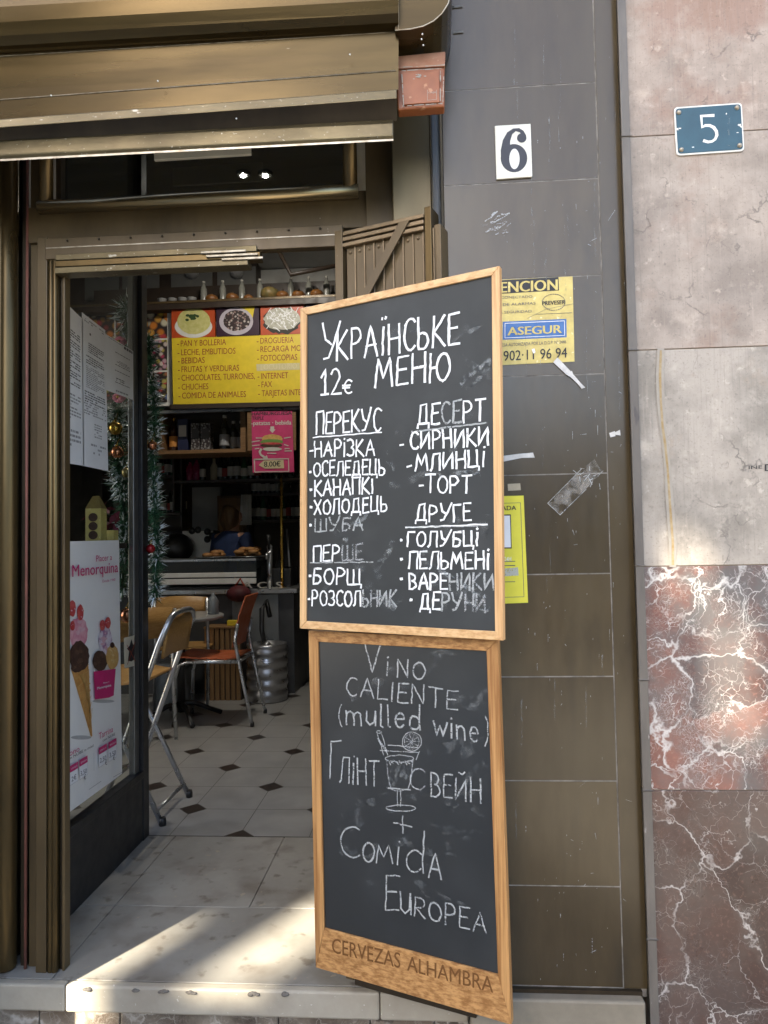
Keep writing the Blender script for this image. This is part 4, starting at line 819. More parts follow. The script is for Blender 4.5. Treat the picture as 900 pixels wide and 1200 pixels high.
for k in range(13):
    a = (random.gauss(345, 26), random.gauss(695, 20)); d = random.uniform(0, PI); l = random.uniform(8, 28); m.ribbon(PP, [PP.uv(*c10(*a)), PP.uv(*c10(a[0]+l*math.cos(d), a[1]+l*math.sin(d)))], .0016, .0026+k*.00004, CHALK_M)
for k in range(3): m.ribbon(PP, [PP.uv(*c10(222, 790)), PP.uv(*c10(262, 827))] if k == 0 else [PP.uv(*c10(222, 790)), PP.uv(*c10(330, 680))] if k == 1 else [PP.uv(*c10(262, 827)), PP.uv(*c10(345, 745))], .0014, .0036, CHALK_M)
solo('clear_tape', 'wrinkled strip of clear tape stuck slantwise on the dark tiles', 'tape', m)

# ================================================================ ON THE SHOP WINDOW
GQ = GP
def doc(name, label, q, seed, bands):
    t = thing(name, label, 'paper', GQ.pt(GQ.uv(*q[3]), .004)); m = MB(); m.sheet(GQ, q, .004, PAPER, .0006); m.build('sheet', t)
    random.seed(seed); m = MB(); Q = [GQ.uv(*p) for p in q]
    def at(u, v): return (Q[0]*(1-u)+Q[1]*u)*(1-v)+(Q[3]*(1-u)+Q[2]*u)*v
    for v, h, u0, u1, dens, mt in bands:
        x = u0
        while x < u1:
            wd = random.uniform(.02, .10)
            if random.random() < dens: m.fuv(GQ, [at(x, v), at(min(u1, x+wd), v), at(min(u1, x+wd), v+h), at(x, v+h)], .0052, mt)
            x += wd+.018
    m.build('printed_text', t); return t
def lines(v0, v1, n, u0=.1, u1=.9, d=.9, mt=None, h=.5): return [(v0+(v1-v0)*k/n, (v1-v0)/n*h, u0, u1 if (k+1) % 4 else u0+(u1-u0)*.6, d, mt or INK_L) for k in range(n)]
doc('posted_paper', 'long white printed notice taped inside the glass, leftmost of three', [(60, 340), (95.5, 374), (97, 546), (60, 540)], 1, lines(.14, .5, 22, mt=INK)+lines(.55, .72, 8)+lines(.78, .9, 4))
doc('posted_paper', 'long white printed notice taped in the middle of three', [(94.5, 366), (122, 387), (125.5, 552), (96, 546)], 2, lines(.02, .05, 2, .02, .95, .7)+lines(.10, .13, 1, .3, .5, .8, INK)+lines(.17, .24, 5, .25, .9, .95, INK)+lines(.26, .32, 4, .15, .9, .95, INK)+lines(.33, .48, 12, .15, .9)+lines(.50, .58, 5, .08, .92, .95, INK)+lines(.58, .66, 5, .05, .95, .6)+lines(.7, .80, 6, .45, .75, .9)+lines(.84, .92, 3, .3, .9, .5))
doc('posted_paper', 'short white sheet with two small plans, rightmost of three', [(122, 391), (157, 413), (158.5, 470), (123, 457)], 3, lines(.02, .05, 1, .1, .55, .9)+[(.02, .05, .6, .9, 1, INK)]+[(.22, .012, .3, .8, 1, INK), (.45, .012, .3, .8, 1, INK), (.56, .012, .28, .78, 1, INK), (.78, .012, .28, .78, 1, INK), (.93, .03, .3, .8, .8, INK_L)]+lines(.36, .44, 3, .35, .78, .7, INK_L)+lines(.7, .77, 2, .32, .6, .9, INK))

c5 = lambda *p: (70+p[0]/3.5296, 620+p[1]/3.5296)
t = thing('ice_cream_poster', 'white ice cream poster with cone and magenta tub on the shop window glass', 'poster', GP.pt(GP.uv(*c5(100, 1120)), .004))
m = MB(); m.sheet(GP, [c5(-60, 53), c5(240, 46), c5(253, 1012), c5(-60, 1240)], .004, mat('poster_paper', (.83, .83, .80), (.77, .77, .74), 3, (.35, .45)), .001); m.build('backing', t)
WAF = mat('waffle_print', (.62, .33, .10), (.45, .21, .05), 30, (.4, .5)); CHO = mat('chocolate_print', (.045, .022, .016), (.09, .045, .03), 40, (.4, .5)); STRAW = mat('strawberry_print', (.62, .20, .28), (.72, .42, .46), 25, (.4, .5)); REDF = mat('red_fruit_print', (.45, .03, .04), (.6, .12, .1), 30, (.4, .5)); VAN = mat('caramel_print', (.62, .40, .14), (.5, .28, .08), 40, (.4, .5)); YOG = mat('berry_yoghurt_print', (.68, .62, .68), (.35, .15, .3), 30, (.4, .5), cut=(.45, .6)); PALEP = mat('pale_pink_print', (.70, .46, .50), (.62, .34, .4), 60, (.4, .5)); CHOL = mat('light_chocolate_print', (.15, .08, .05), (.09, .045, .03), 60, (.4, .5)); CREAMP = mat('cream_highlight_print', (.74, .58, .3), (.5, .3, .1), 60, (.4, .5)); SHAD = flat('grey_poster_print', (.48, .48, .47))
m = MB(); z = .0056; dz = .0007; random.seed(4)
m.ell(GP, *c5(82, 862), 12, 2.4, z, SHAD); m.ell(GP, *c5(175, 712), 13, 2, z, SHAD); z += dz
m.fpx(GP, [c5(*q) for q in [(38, 575), (110, 540), (128, 856), (122, 860)]], z, WAF); z += dz
for k in range(8): m.ribbon(GP, [GP.uv(*c5(44+k*11, 590+k*32)), GP.uv(*c5(112+k*2, 560+k*26))], .003, z, CHO if k > 99 else VAN); m.ribbon(GP, [GP.uv(*c5(50+k*9, 580)), GP.uv(*c5(118, 640+k*30))], .003, z+.0002, VAN)
z += dz
for x, y, rx, ry, mt in [(70, 430, 38, 66, STRAW), (72, 525, 41, 62, CHO), (60, 575, 24, 18, CHO), (42, 328, 15, 34, REDF), (75, 345, 14, 32, REDF), (42, 400, 10, 20, REDF), (178, 460, 27, 62, YOG), (155, 545, 31, 42, CHO), (207, 528, 26, 52, VAN), (165, 398, 11, 22, REDF), (187, 388, 12, 24, REDF), (205, 480, 9, 12, CHO)]: 
    m.ell(GP, *c5(x, y), rx/3.53, ry/3.53, z, mt, 26, .07); z += .0003
    for _k in range(7 if rx > 20 else 2):
        a_ = random.uniform(0, 6.3); r_ = random.random()**.5*.7; m.ell(GP, *c5(x+rx*r_*math.cos(a_), y+ry*r_*math.sin(a_)), rx/3.53*random.uniform(.1, .26), ry/3.53*random.uniform(.06, .18), z, {STRAW: PALEP, CHO: CHOL, REDF: PALEP, YOG: PALEP, VAN: CREAMP}[mt], 9, .3, random.uniform(0, 3)); z += .00002
z += dz
m.fpx(GP, [c5(*q) for q in [(126, 590), (218, 578), (210, 688), (190, 697), (132, 705)]], z, MAG); z += dz
m.text(GP, 'Menorquina', c5(140, 664), c5(198, 650), 11/3.53, z, PAPER, .03); m.text(GP, 'Placer a', c5(166, 640), c5(190, 634), 6/3.53, z, PAPER)
m.text(GP, 'Placer a', c5(136, 135), c5(202, 128), 26/3.53, z, MAG, .0); m.text(GP, 'Menorquina', c5(36, 198), c5(227, 178), 50/3.53, z, MAG, .012); m.text(GP, 'Desde 1940', c5(162, 221), c5(216, 214), 11/3.53, z, MAG)
m.text(GP, 'Tarrina', c5(147, 870), c5(206, 838), 26/3.53, z, MAG); m.text(GP, 'con NUBE', c5(163, 880), c5(215, 852), 11/3.53, z, BLACKI); m.text(GP, 'Cono', c5(4, 950), c5(66, 918), 24/3.53, z, MAG); m.text(GP, 'con NUBE o miel', c5(10, 962), c5(124, 900), 12/3.53, z, BLACKI)
for x, y in [(147, 903), (187, 880), (66, 953), (26, 978)]:
    m.fpx(GP, [c5(x-1, y+32), c5(x+34, y+12), c5(x+34, y+62), c5(x, y+84)], z, PAPER); m.fpx(GP, [c5(x, y+3), c5(x+33, y-17), c5(x+34, y+10), c5(x, y+30)], z+.0003, MAG); m.text(GP, 'SENCILLA', c5(x+5, y+18), c5(x+30, y+3), 7/3.53, z+.0006, PAPER)
    m.ribbon(GP, [GP.uv(*c5(*q)) for q in [(x-1, y+32), (x, y+84), (x+34, y+62), (x+34, y+12)]], .0012, z+.0004, INK_L)
for tx, x, y in [('2,50', 151, 968), ('€', 172, 978), ('3,50', 191, 946), ('€', 205, 958), ('3,50', 70, 1022), ('€', 84, 1038), ('2€', 32, 1046)]: m.text(GP, tx, c5(x, y), c5(x+(26 if len(tx) > 2 else 9 if len(tx) < 2 else 20), y-14 if len(tx) > 1 else y-5), 20/3.53, z+.0006, INK)
m.ribbon(GP, [GP.uv(*c5(106, 1077)), GP.uv(*c5(156, 1043))], .002, z, INK_L); m.ribbon(GP, [GP.uv(*c5(208, 1026)), GP.uv(*c5(246, 1004))], .002, z, INK_L); m.ribbon(GP, [GP.uv(*c5(126, 925)), GP.uv(*c5(127, 1000))], .0012, z, INK_L)
m.build('printing', t)
t = thing('window_sticker', 'small cream sticker with a dark figure crossed out in red on the glass', 'sticker', GP.pt(GP.uv(*c5(290, 570)), .004))
m = MB(); m.sheet(GP, rrect([c5(262, 450), c5(317, 437), c5(318, 562), c5(264, 577)], 1.5), .004, mat('cream_sticker', (.62, .58, .46), (.56, .52, .4), 9, (.4, .5)), .0008); m.build('backing', t)
m = MB(); m.fpx(GP, [c5(*q) for q in [(276, 545), (282, 505), (272, 495), (284, 482), (291, 455), (299, 480), (305, 470), (304, 500), (302, 540), (292, 548)]], .0056, BLACKI); m.ribbon(GP, [GP.uv(*c5(274, 560)), GP.uv(*c5(306, 468))], .004, .0062, REDI); m.ribbon(GP, [GP.uv(*c5(272, 480)), GP.uv(*c5(306, 545))], .004, .0064, REDI); m.build('printing', t)

# ================================================================ THE BAR INSIDE
c4 = lambda *p: (180+p[0]/4.737, 340+p[1]/4.737)
MY = 5.80; MP = planeY(MY)
t = thing('menu_board', 'yellow and photo menu board hung above the bar', 'menu board', py(280, 476, MY))
m = MB(); m.sheet(MP, [c4(108, 272), c4(1150, 236), c4(1165, 612), c4(116, 638)], .0, MENU_Y, .03); m.build('yellow_panel', t)
ORP = flat('orange_red_print', (.50, .07, .015), .4); PUR = flat('dark_plum_print', (.035, .012, .03), .4)
for q, mt in [([(105, 92), (343, 82), (347, 266), (108, 271)], ORP), ([(352, 81), (588, 73), (592, 258), (356, 266)], PUR), ([(596, 72), (834, 64), (838, 249), (600, 257)], ORP), ([(848, 63), (1086, 55), (1090, 241), (852, 249)], PUR)]:
    m = MB(); m.sheet(MP, [c4(*p) for p in q], .0, mt, .03)
    (x0, y0), (x1, y1) = q[0], q[2]; cx, cy = (x0+x1)/2, (y0+y1)/2+8; random.seed(int(x0))
    if x0 < 300:
        m.ell(MP, *c4(cx+2, cy+22), 104/4.74, 62/4.74, .031, WHITEP, 30); m.ell(MP, *c4(cx+4, cy-8), 92/4.74, 72/4.74, .032, mat('omelette_print', (.50, .48, .14), (.62, .58, .26), 30, (.4, .5)), 30, .02)
        for k in range(16): m.ell(MP, *c4(random.gauss(cx-10, 16), random.gauss(cy-30, 9)), 2.2, 1.6, .0325+k*.0001, flat('parsley_print', (.03, .07, .015)), 7, .3)
    elif x0 < 500:
        m.fpx(MP, [c4(x0+120, y0+8), c4(x1-25, y0+12), c4(x1-40, y0+95)], .0305, MENU_Y)
        m.ell(MP, *c4(cx-8, cy+2), 94/4.74, 76/4.74, .031, flat('lilac_plate_print', (.5, .46, .52)), 30); m.ell(MP, *c4(cx-6, cy-2), 74/4.74, 58/4.74, .032, confetti('bean_print', [(.03, .015, .015), (.5, .45, .42), (.05, .02, .02), (.3, .2, .18)], 55), 30, .05)
    elif x0 < 800:
        m.ell(MP, *c4(cx, cy+6), 104/4.74, 76/4.74, .031, flat('dark_chip_print', (.03, .025, .02)), 40, .09); m.ell(MP, *c4(cx, cy-2), 100/4.74, 62/4.74, .032, mat('cream_print', (.50, .49, .42), (.34, .33, .26), 40, (.4, .5)), 30, .06)
        for k in range(70):
            x, y = cx+random.uniform(-85, 85), cy+random.uniform(-50, 48); m.ribbon(MP, [MP.uv(*c4(x, y)), MP.uv(*c4(x+random.uniform(-24, 24), y+random.uniform(-24, 24)))], .007, .033+k*.00002, PAPER)
    else: m.ell(MP, *c4(cx, cy), 100/4.74, 70/4.74, .031, VAN, 24, .08)
    m.build('food_photo', t)
m = MB(); z = .0312
for tx, a, b in [('PAN Y BOLLERIA', (158, 318), (408, 309)), ('LECHE, EMBUTIDOS', (160, 367), (460, 358)), ('BEBIDAS', (162, 413), (290, 409)), ('FRUTAS Y VERDURAS', (162, 461), (480, 452)), ('CHOCOLATES, TURRONES,', (162, 508), (567, 497)), ('CHUCHES', (163, 558), (310, 554)), ('COMIDA DE ANIMALES', (165, 606), (518, 597)), ('DROGUERIA', (597, 303), (781, 297)), ('RECARGA MOVIL', (598, 350), (872, 341)), ('FOTOCOPIAS', (600, 399), (801, 393)), ('INTERNET', (602, 498), (751, 493)), ('FAX', (604, 545), (662, 542)), ('TARJETAS INTER', (605, 593), (842, 586))]:
    m.text(MP, tx, c4(*a), c4(*b), 33/4.737, z, REDI, .008); m.text(MP, '-', c4(a[0]-19, a[1]), c4(a[0]-10, a[1]), 33/4.737, z, REDI, .02)
m.fpx(MP, [c4(575, 416), c4(815, 409), c4(816, 446), c4(578, 454)], z, flat('blanked_out_strip', (.62, .55, .30))); m.text(MP, 'LOCUTORIO', c4(600, 447), c4(800, 440), 30/4.737, z+.001, flat('ghost_letter', (.70, .62, .38)))
m.build('lettering', t)
m = MB(); m.sheet(MP, [c4(92, 82), c4(1100, 44), c4(1100, 34), c4(92, 72)], -.005, DARKW, .06); m.sheet(MP, [c4(100, 642), c4(1170, 616), c4(1170, 640), c4(100, 665)], -.005, DARKW, .05); m.build('frame', t)

FPn = planeY(5.86)
t = thing('fruit_panel', 'white framed panel of sweets and fruit pictures left of the yellow menu board', 'panel', py(155, 478, 5.86))
m = MB(); m.sheet(FPn, [(80, 362), (201, 357.5), (203, 476), (82, 479)], 0, WHITEP, .02); m.build('backing', t)
SWEETS = [confetti('sweets_print_%s' % n, c, s) for n, c, s in [('citrus', [(.6, .2, .03), (.65, .45, .06), (.45, .05, .06), (.6, .55, .4), (.55, .28, .05)], 16), ('mix', [(.45, .05, .12), (.55, .45, .1), (.1, .3, .1), (.5, .3, .35), (.6, .5, .45)], 26), ('gums', [(.5, .05, .05), (.55, .2, .08), (.1, .15, .3), (.5, .25, .3), (.4, .35, .1)], 24), ('balls', [(.4, .05, .1), (.1, .25, .35), (.5, .4, .1), (.2, .35, .1), (.5, .1, .2)], 20)]]
for cx in range(3):
    for r in range(3):
        x0 = 168-cx*31; y0 = 362.5+r*37.5+(cx*.9); m = MB(); m.sheet(FPn, [(x0, y0), (x0+29, y0-1), (x0+29, y0+34.5), (x0, y0+35)], .021, SWEETS[(r+cx*2) % 4 if cx else r], .002); m.build('sweet_photo', t)

# high ledge with small bottles and gourds
LY = 5.82; zl = Z_at(354.5, LY, 280)
m = MB(); m.box(X_at(60, LY), X_at(470, LY), LY-.08, LY+.30, zl-.06, zl, DARKW); m.box(X_at(60, LY), X_at(470, LY), LY-.085, LY-.08, zl-.012, zl+.006, BROWN_P); solo('ledge', 'dark narrow ledge carrying gourds and little bottles above the menu board', 'shelf', m)
zr = Z_at(338, LY, 300); m = MB(); m.box(X_at(100, LY), X_at(470, LY), LY+.16, LY+.2, zr-.02, zr+.10, DARKW); solo('ledge', 'dark upper rail running behind the gourds and little bottles', 'shelf', m)
def bottle_proto(name, label, group, hgt, r, body, cap, lab=None, neck=.35, sh=.62):
    t = thing(name, label, 'bottle', (0, 0, -50), group); m = MB()
    m.lathe([(r*.92, 0), (r, .01), (r, hgt*sh*.92), (r*.85, hgt*sh), (r*neck, hgt*(sh+.16)), (r*neck*.9, hgt*.93)], (0, 0, -50), body, 14); m.build('body', t)
    m = MB(); m.lathe([(r*neck*1.05, hgt*.925), (r*neck*1.05, hgt)], (0, 0, -50), cap, 10); m.build('cap', t)
    if lab: m = MB(); m.lathe([(r*1.01, hgt*.14), (r*1.015, hgt*.15), (r*1.015, hgt*.44), (r*1.01, hgt*.45)], (0, 0, -50), lab, 14); m.build('label', t)
    return t
def place(proto, x, y, z, label=None, sc=1., first=[]):
    if proto.name in first: o = dup(proto, (x, y, z), random.uniform(0, 6), label)
    else: first.append(proto.name); o = proto; o.location = (x, y, z); 
    if label: o['label'] = label
    if sc != 1: o.scale = (sc, sc, sc)
    return o
DKG = mat('dark_bottle_glass', (.012, .015, .010), (.02, .022, .014), 5, (.08, .15), spec=.7); BRG = mat('brown_bottle_glass', (.05, .018, .006), (.03, .01, .004), 5, (.08, .15), spec=.7); CLG = glass_mat('clear_bottle_glass', (.75, .8, .78), .18); PKG = flat('pink_liqueur', (.35, .03, .10), .2); CRG = flat('cream_liqueur', (.5, .44, .28), .3); GRNG = flat('green_bottle_glass', (.03, .10, .05), .1)
LBW = flat('white_bottle_label', (.55, .53, .47)); LBR = flat('red_bottle_label', (.35, .05, .04)); LBO = flat('orange_bottle_label', (.6, .25, .05)); GOLD = mat('gold_foil', (.55, .36, .08), (.45, .28, .05), 20, (.2, .3), .9)
mini = bottle_proto('bottle', 'tiny clear bottle between the gourds on the high ledge', 'tiny bottles on the high ledge', .20, .028, flat('pale_bottle_glass', (.24, .24, .21), .2), LBW, None, .45, .7)
for px_ in (237, 259.5, 282, 303.5, 340, 361, 382): place(mini, X_at(px_, LY-.02, 345), LY+.02, zl)
GRD = [mat('orange_gourd_skin', (.26, .11, .025), (.19, .075, .02), 9, (.4, .5)), mat('mottled_gourd_skin', (.12, .12, .05), (.25, .16, .05), 20, (.4, .5))]
def gourd(x, r, mt, lb, hh=.75):
    t = thing('gourd', lb, 'gourd', (x, LY, zl), 'gourds on the high ledge'); m = MB(); n, v = 20, 8; vs, fs = [], []
    for i in range(v+1):
        a = PI*i/v
        for j in range(n): rr = r*math.sin(a)*(1+.08*math.cos(j*PI*.8))+1e-4; vs.append((x+rr*math.cos(2*PI*j/n), LY+rr*math.sin(2*PI*j/n), zl+r*hh-r*hh*math.cos(a)))
    for i in range(v):
        for j in range(n): fs.append((i*n+j, i*n+(j+1) % n, (i+1)*n+(j+1) % n, (i+1)*n+j))
    m.mesh(vs, fs, mt, True); m.build('fruit', t); m = MB(); m.tube([(x, LY, zl+r*1.4), (x+.006, LY, zl+r*1.75)], [.009, .006], DARKW, 8); m.build('stem', t)
for px_, r, k, lb in [(248, .052, 0, 'orange gourd leftmost on the high ledge'), (272, .055, 0, 'orange gourd above the plate of dark beans photo'), (291, .042, 0, 'smallest orange gourd right of the dark beans photo'), (316, .080, 1, 'large mottled green gourd on the high ledge'), (331, .055, 0, 'orange gourd just right of the mottled green one'), (349.5, .055, 0, 'orange gourd second from the right end of the ledge'), (371, .056, 0, 'orange gourd at the right end of the high ledge')]: gourd(X_at(px_, LY, 345), r, GRD[k], lb)
CUP = flat('white_china', (.34, .34, .33), .25)
cup = None
for k, px_ in enumerate((190, 202, 214, 225)):
    x = X_at(px_, LY, 350)
    if cup is None:
        m = MB(); m.lathe([(.018, 0), (.03, .012), (.038, .05), (.040, .055), (.034, .055), (.028, .02)], (x, LY, zl), CUP, 14); cup = solo('cup', 'small white cup in the row at the left of the high ledge', 'cup', m, 'white cups on the high ledge')
    else: o = cup.copy(); COL.objects.link(o); o.location = (x, LY, zl)
# cabinet with oval ornaments under the ceiling
CYc = 6.1; t = thing('wall_cabinet', 'dark framed cabinet with grey doors and oval ornaments above the ledge', 'cabinet', py(235, 350, CYc))
m = MB(); m.box(X_at(60, CYc), X_at(305, CYc), CYc, CYc+.15, Z_at(352, CYc), Z_at(300, CYc), DARKW); m.build('frame', t)
for a, b in [(100, 140), (144, 187), (201, 249), (255, 300)]:
    m = MB(); m.box(X_at(a, CYc, 320), X_at(b, CYc, 320), CYc-.012, CYc-.002, Z_at(338, CYc), Z_at(306, CYc), flat('grey_cabinet_door', (.16, .16, .15), .4)); d_ = m.build('door', t)
    m = MB(); m.ball(py((a+b)/2, 320, CYc-.02), .062, flat('grey_glass_ornament', (.3, .3, .29), .2), 1, .25, .85); m.build('ornament', d_)
m = MB(); m.tube([py(322, 285, 5.6), py(341, 322, 5.6), py(395, 311, 5.6)], .018, DARKW, 8); solo('ceiling_bracket', 'bent dark bracket hanging from the ceiling at the top of the doorway', 'bracket', m)

# bottle shelf under the menu board
HY = 6.0; zs1 = Z_at(529, HY, 240)
t = thing('bottle_shelf', 'wooden shelf of spirit bottles and boxes under the menu board', 'shelf', py(235, 531, HY))
m = MB(); m.box(X_at(120, HY), X_at(294, HY), HY-.12, HY+.22, zs1-.03, zs1, SHELFW); m.build('board', t)
m = MB(); m.box(X_at(193.5, HY), X_at(197, HY), HY-.12, HY+.22, zs1, zs1+.36, SHELFW); m.build('divider', t); m = MB(); m.box(X_at(288, HY), X_at(294, HY), HY-.12, HY+.22, zs1, zs1+.36, SHELFW); m.build('divider', t)
m = MB(); m.box(X_at(90, HY), X_at(430, HY), HY-.16, HY-.12, Z_at(484.5, HY, 270)-.012, Z_at(484.5, HY, 270)+.012, ALU); m.build('light_rail', t)
m = MB(); m.box(X_at(120, HY), X_at(294, HY), HY+.2, HY+.22, zs1, zs1+.36, DARKWALL); m.build('back_panel', t)
spirit = bottle_proto('bottle', 'brown spirit bottle with orange label on the wooden shelf', 'spirit bottles on the wooden shelf', .30, .042, BRG, GOLD, LBO, .35, .66); place(spirit, X_at(205, HY), HY, zs1)
gin = bottle_proto('bottle', 'clear gin bottle with white cap on the wooden shelf', 'spirit bottles on the wooden shelf', .31, .045, CLG, LBW, flat('silver_bottle_label', (.3, .31, .32)), .4, .68); place(gin, X_at(265, HY), HY, zs1)
for px_, lb in [(176, 'clear bottle at the left end of the wooden shelf'), (274, 'clear bottle right beside the gin bottle with white cap'), (283, 'clear bottle at the right end of the wooden shelf')]: place(gin, X_at(px_, HY), HY+.04, zs1, lb, .85)
for px_, lb in [(170, 'brown bottle half hidden by the garland on the wooden shelf'), (187, 'short brown bottle left of the shelf divider')]: place(spirit, X_at(px_, HY), HY, zs1, lb, .8)
def carton(px0, px1, ytop, mt, lab, lb):
    t = thing('carton', lb, 'box', (X_at((px0+px1)/2, HY), HY, zs1)); m = MB(); x0, x1 = X_at(px0, HY), X_at(px1, HY); h = Z_at(ytop, HY, px0); m.box(x0, x1, HY-.05, HY+.05, zs1+.001, h, mt); m.build('box', t, bevel=.003)
    m = MB(); m.box(x0+.012, x1-.012, HY-.052, HY-.0505, zs1+(h-zs1)*.45, zs1+(h-zs1)*.8, lab); m.build('label', t)
carton(211.5, 223.5, 492, flat('navy_carton', (.015, .02, .06), .4), LBW, 'navy blue bottle carton with white top label on the wooden shelf')
PAT = confetti('patterned_carton', [(.2, .2, .2), (.35, .35, .34), (.1, .1, .1), (.28, .27, .26)], 60)
carton(227, 237.5, 497, PAT, flat('dark_label', (.08, .08, .08)), 'grey patterned carton, left one of a pair on the shelf'); carton(238.5, 250, 497, PAT, flat('dark_label', (.08, .08, .08)), 'grey patterned carton, right one of a pair on the shelf')

# burger poster
c8 = lambda *p: (280+p[0]/11.25, 470+p[1]/11.25)
UY = 5.72; UP_ = planeY(UY)
t = thing('burger_poster', 'pink burger offer poster hanging from the shelf rail', 'poster', py(319, 554, UY))
m = MB(); m.sheet(UP_, [c8(105, 150), c8(745, 142), c8(750, 640), c8(110, 650)], -.03, SHELFW, .02); m.build('wood_backing', t)
m = MB(); m.sheet(UP_, [c8(165, 140), c8(700, 132), c8(730, 935), c8(180, 946)], 0, PINK, .002); m.build('backing', t)
m = MB(); z = .0035
m.text(UP_, 'HAMBURGUESA', c8(170, 192), c8(697, 180), 46/11.25, z, BLACKI, .03); m.text(UP_, 'TRIPLE', c8(175, 250), c8(328, 247), 46/11.25, z, BLACKI, .02); m.text(UP_, '-patatas · bebida', c8(164, 320), c8(690, 310), 58/11.25, z, LBW, .03)
m.fpx(UP_, [c8(*q) for q in [(415, 335), (465, 334), (466, 375), (485, 375), (442, 422), (400, 377), (416, 376)]], z, LBW)
for x, y, rx, ry, mt in [(440, 500, 135, 62, VAN), (435, 540, 150, 38, flat('lettuce_print', (.15, .28, .06))), (430, 585, 145, 30, CHO), (430, 560, 130, 14, REDF), (440, 635, 125, 26, LBW)]: m.ell(UP_, *c8(x, y), rx/11.25, ry/11.25, z, mt, 24, .05); z += .0006
for a, b in [((230, 488), (300, 488)), ((175, 540), (270, 525)), ((180, 590), (270, 580)), ((215, 632), (265, 625)), ((600, 490), (680, 478)), ((600, 575), (650, 590)), ((610, 628), (665, 628)), ((610, 660), (695, 658)), ((380, 690), (490, 692))]: m.ribbon(UP_, [UP_.uv(*c8(*a)), UP_.uv(*c8(*b))], .008, z, LBW)
m.ribbon(UP_, [UP_.uv(*c8(*q)) for q in [(295, 640), (275, 670), (290, 710), (345, 745)]], .018, z, LBW); m.fpx(UP_, [c8(320, 760), c8(385, 762), c8(370, 715)], z+.0004, LBW)
m.ribbon(UP_, [UP_.uv(*c8(*q)) for q in [(205, 770), (655, 762), (660, 928), (212, 936), (205, 770)]], .011, z, LBW)
m.fpx(UP_, [c8(*q) for q in [(262, 845), (330, 785), (590, 778), (598, 886), (345, 892)]], z, flat('cream_tag_print', (.6, .5, .3))); m.text(UP_, '8.00€', c8(335, 868), c8(550, 862), 70/11.25, z+.0006, BLACKI, .02); m.build('printing', t)

# shelves behind the bar
def rack(label, x0, x1, y0, d, zs_, sup=True):
    t = thing('back_shelf', label, 'shelf', ((x0+x1)/2, y0+d/2, zs_[0]))
    for z in zs_: m = MB(); m.box(x0, x1, y0, y0+d, z-.025, z, DARKW); m.build('board', t)
    if sup:
        for x in (x0, x1): m = MB(); m.box(x-.02, x, y0, y0+d, zs_[0]-.3, zs_[-1]+.3, DARKW); m.build('upright', t)
    return t
wine = bottle_proto('bottle', 'dark wine bottle on the shelves behind the bar', 'dark wine bottles behind the bar', .31, .037, DKG, flat('red_capsule', (.12, .01, .015), .4), LBW, .38, .62)
wine2 = bottle_proto('bottle', 'dark bottle with red label on the shelves behind the bar', 'dark red label bottles behind the bar', .30, .038, DKG, BLACKM, LBR, .38, .62)
pinkb = bottle_proto('bottle', 'pink liqueur bottle on the second shelf behind the bar', 'pink liqueur bottles', .25, .045, PKG, BLACKM, None, .4, .66)
creamb = bottle_proto('bottle', 'cream coloured liqueur bottle beside the pink bottles', None, .29, .045, CRG, GOLD, None, .4, .6)
greenb = bottle_proto('bottle', 'green glass bottle on the shelves behind the bar', 'green bottles behind the bar', .30, .038, GRNG, BLACKM, LBW, .38, .62)
wglass = thing('wine_glass', 'stemmed wine glass on the upper right bar shelf', 'wine glass', (0, 0, -50), 'wine glasses on the bar shelf')
m = MB(); m.lathe([(.032, 0), (.03, .004), (.005, .008), (.0045, .085), (.02, .095), (.036, .13), (.037, .16), (.031, .2), (.029, .2), (.034, .16), (.033, .132), (.018, .098)], (0, 0, -50), GLASS_B, 14); m.build('bowl', wglass)
S2 = 6.9; z2 = Z_at(562, S2, 260)
rack('second bottle shelf with pink and dark bottles behind the bar', X_at(205, S2), X_at(360, S2), S2, .25, [z2])
random.seed(31)
for px_, p in [(219, pinkb), (226, pinkb), (234, wine), (246, creamb), (254, wine), (260, wine2), (267, wine), (275, wine), (283, greenb), (291, wine), (299, wine2)]: place(p, X_at(px_, S2, 550), S2+.12+random.uniform(-.03, .03), z2, None, random.uniform(.82, 1.0))
S3 = 7.6; za, zb_ = Z_at(578, S3, 320), Z_at(609, S3, 320)
rack('wall shelves of wine bottles and glasses at the right behind the bar', X_at(292, S3), X_at(400, S3), S3, .25, [zb_, za])
for k in range(11): place([wine, wine, greenb, wine2][k % 4], X_at(296+k*5.8, S3), S3+.10+random.uniform(-.03, .03), zb_, None, random.uniform(.85, 1.0))
for k in range(6): place(wine, X_at(296+k*5.5, S3), S3+.12, za, None, random.uniform(.75, .9))
for k in range(10): place(wglass, X_at(324+k*4.2, S3), S3+.05+.08*(k % 2), za, None, random.uniform(.95, 1.25))
S4 = 7.0; zz4 = [Z_at(601, S4, 190), Z_at(557, S4, 190)]
rack('side shelves crowded with dark bottles at the left of the bar', X_at(120, S4), X_at(214, S4), S4, .3, zz4)
for r in range(2):
    for k in range(9): place([wine, wine2, wine, greenb][(k+r) % 4], X_at(166+k*5.6, S4), S4+.1+random.uniform(-.03, .05), zz4[r], None, random.uniform(.75, 1.))
m = MB(); m.box(X_at(218, 8.2), X_at(259, 8.2), 8.2, 8.29, 0, Z_at(566, 8.2), mat('white_door_paint', (.55, .56, .54), (.48, .49, .48), 4, (.4, .5))); solo('back_door', 'plain white door at the back of the bar', 'door', m)
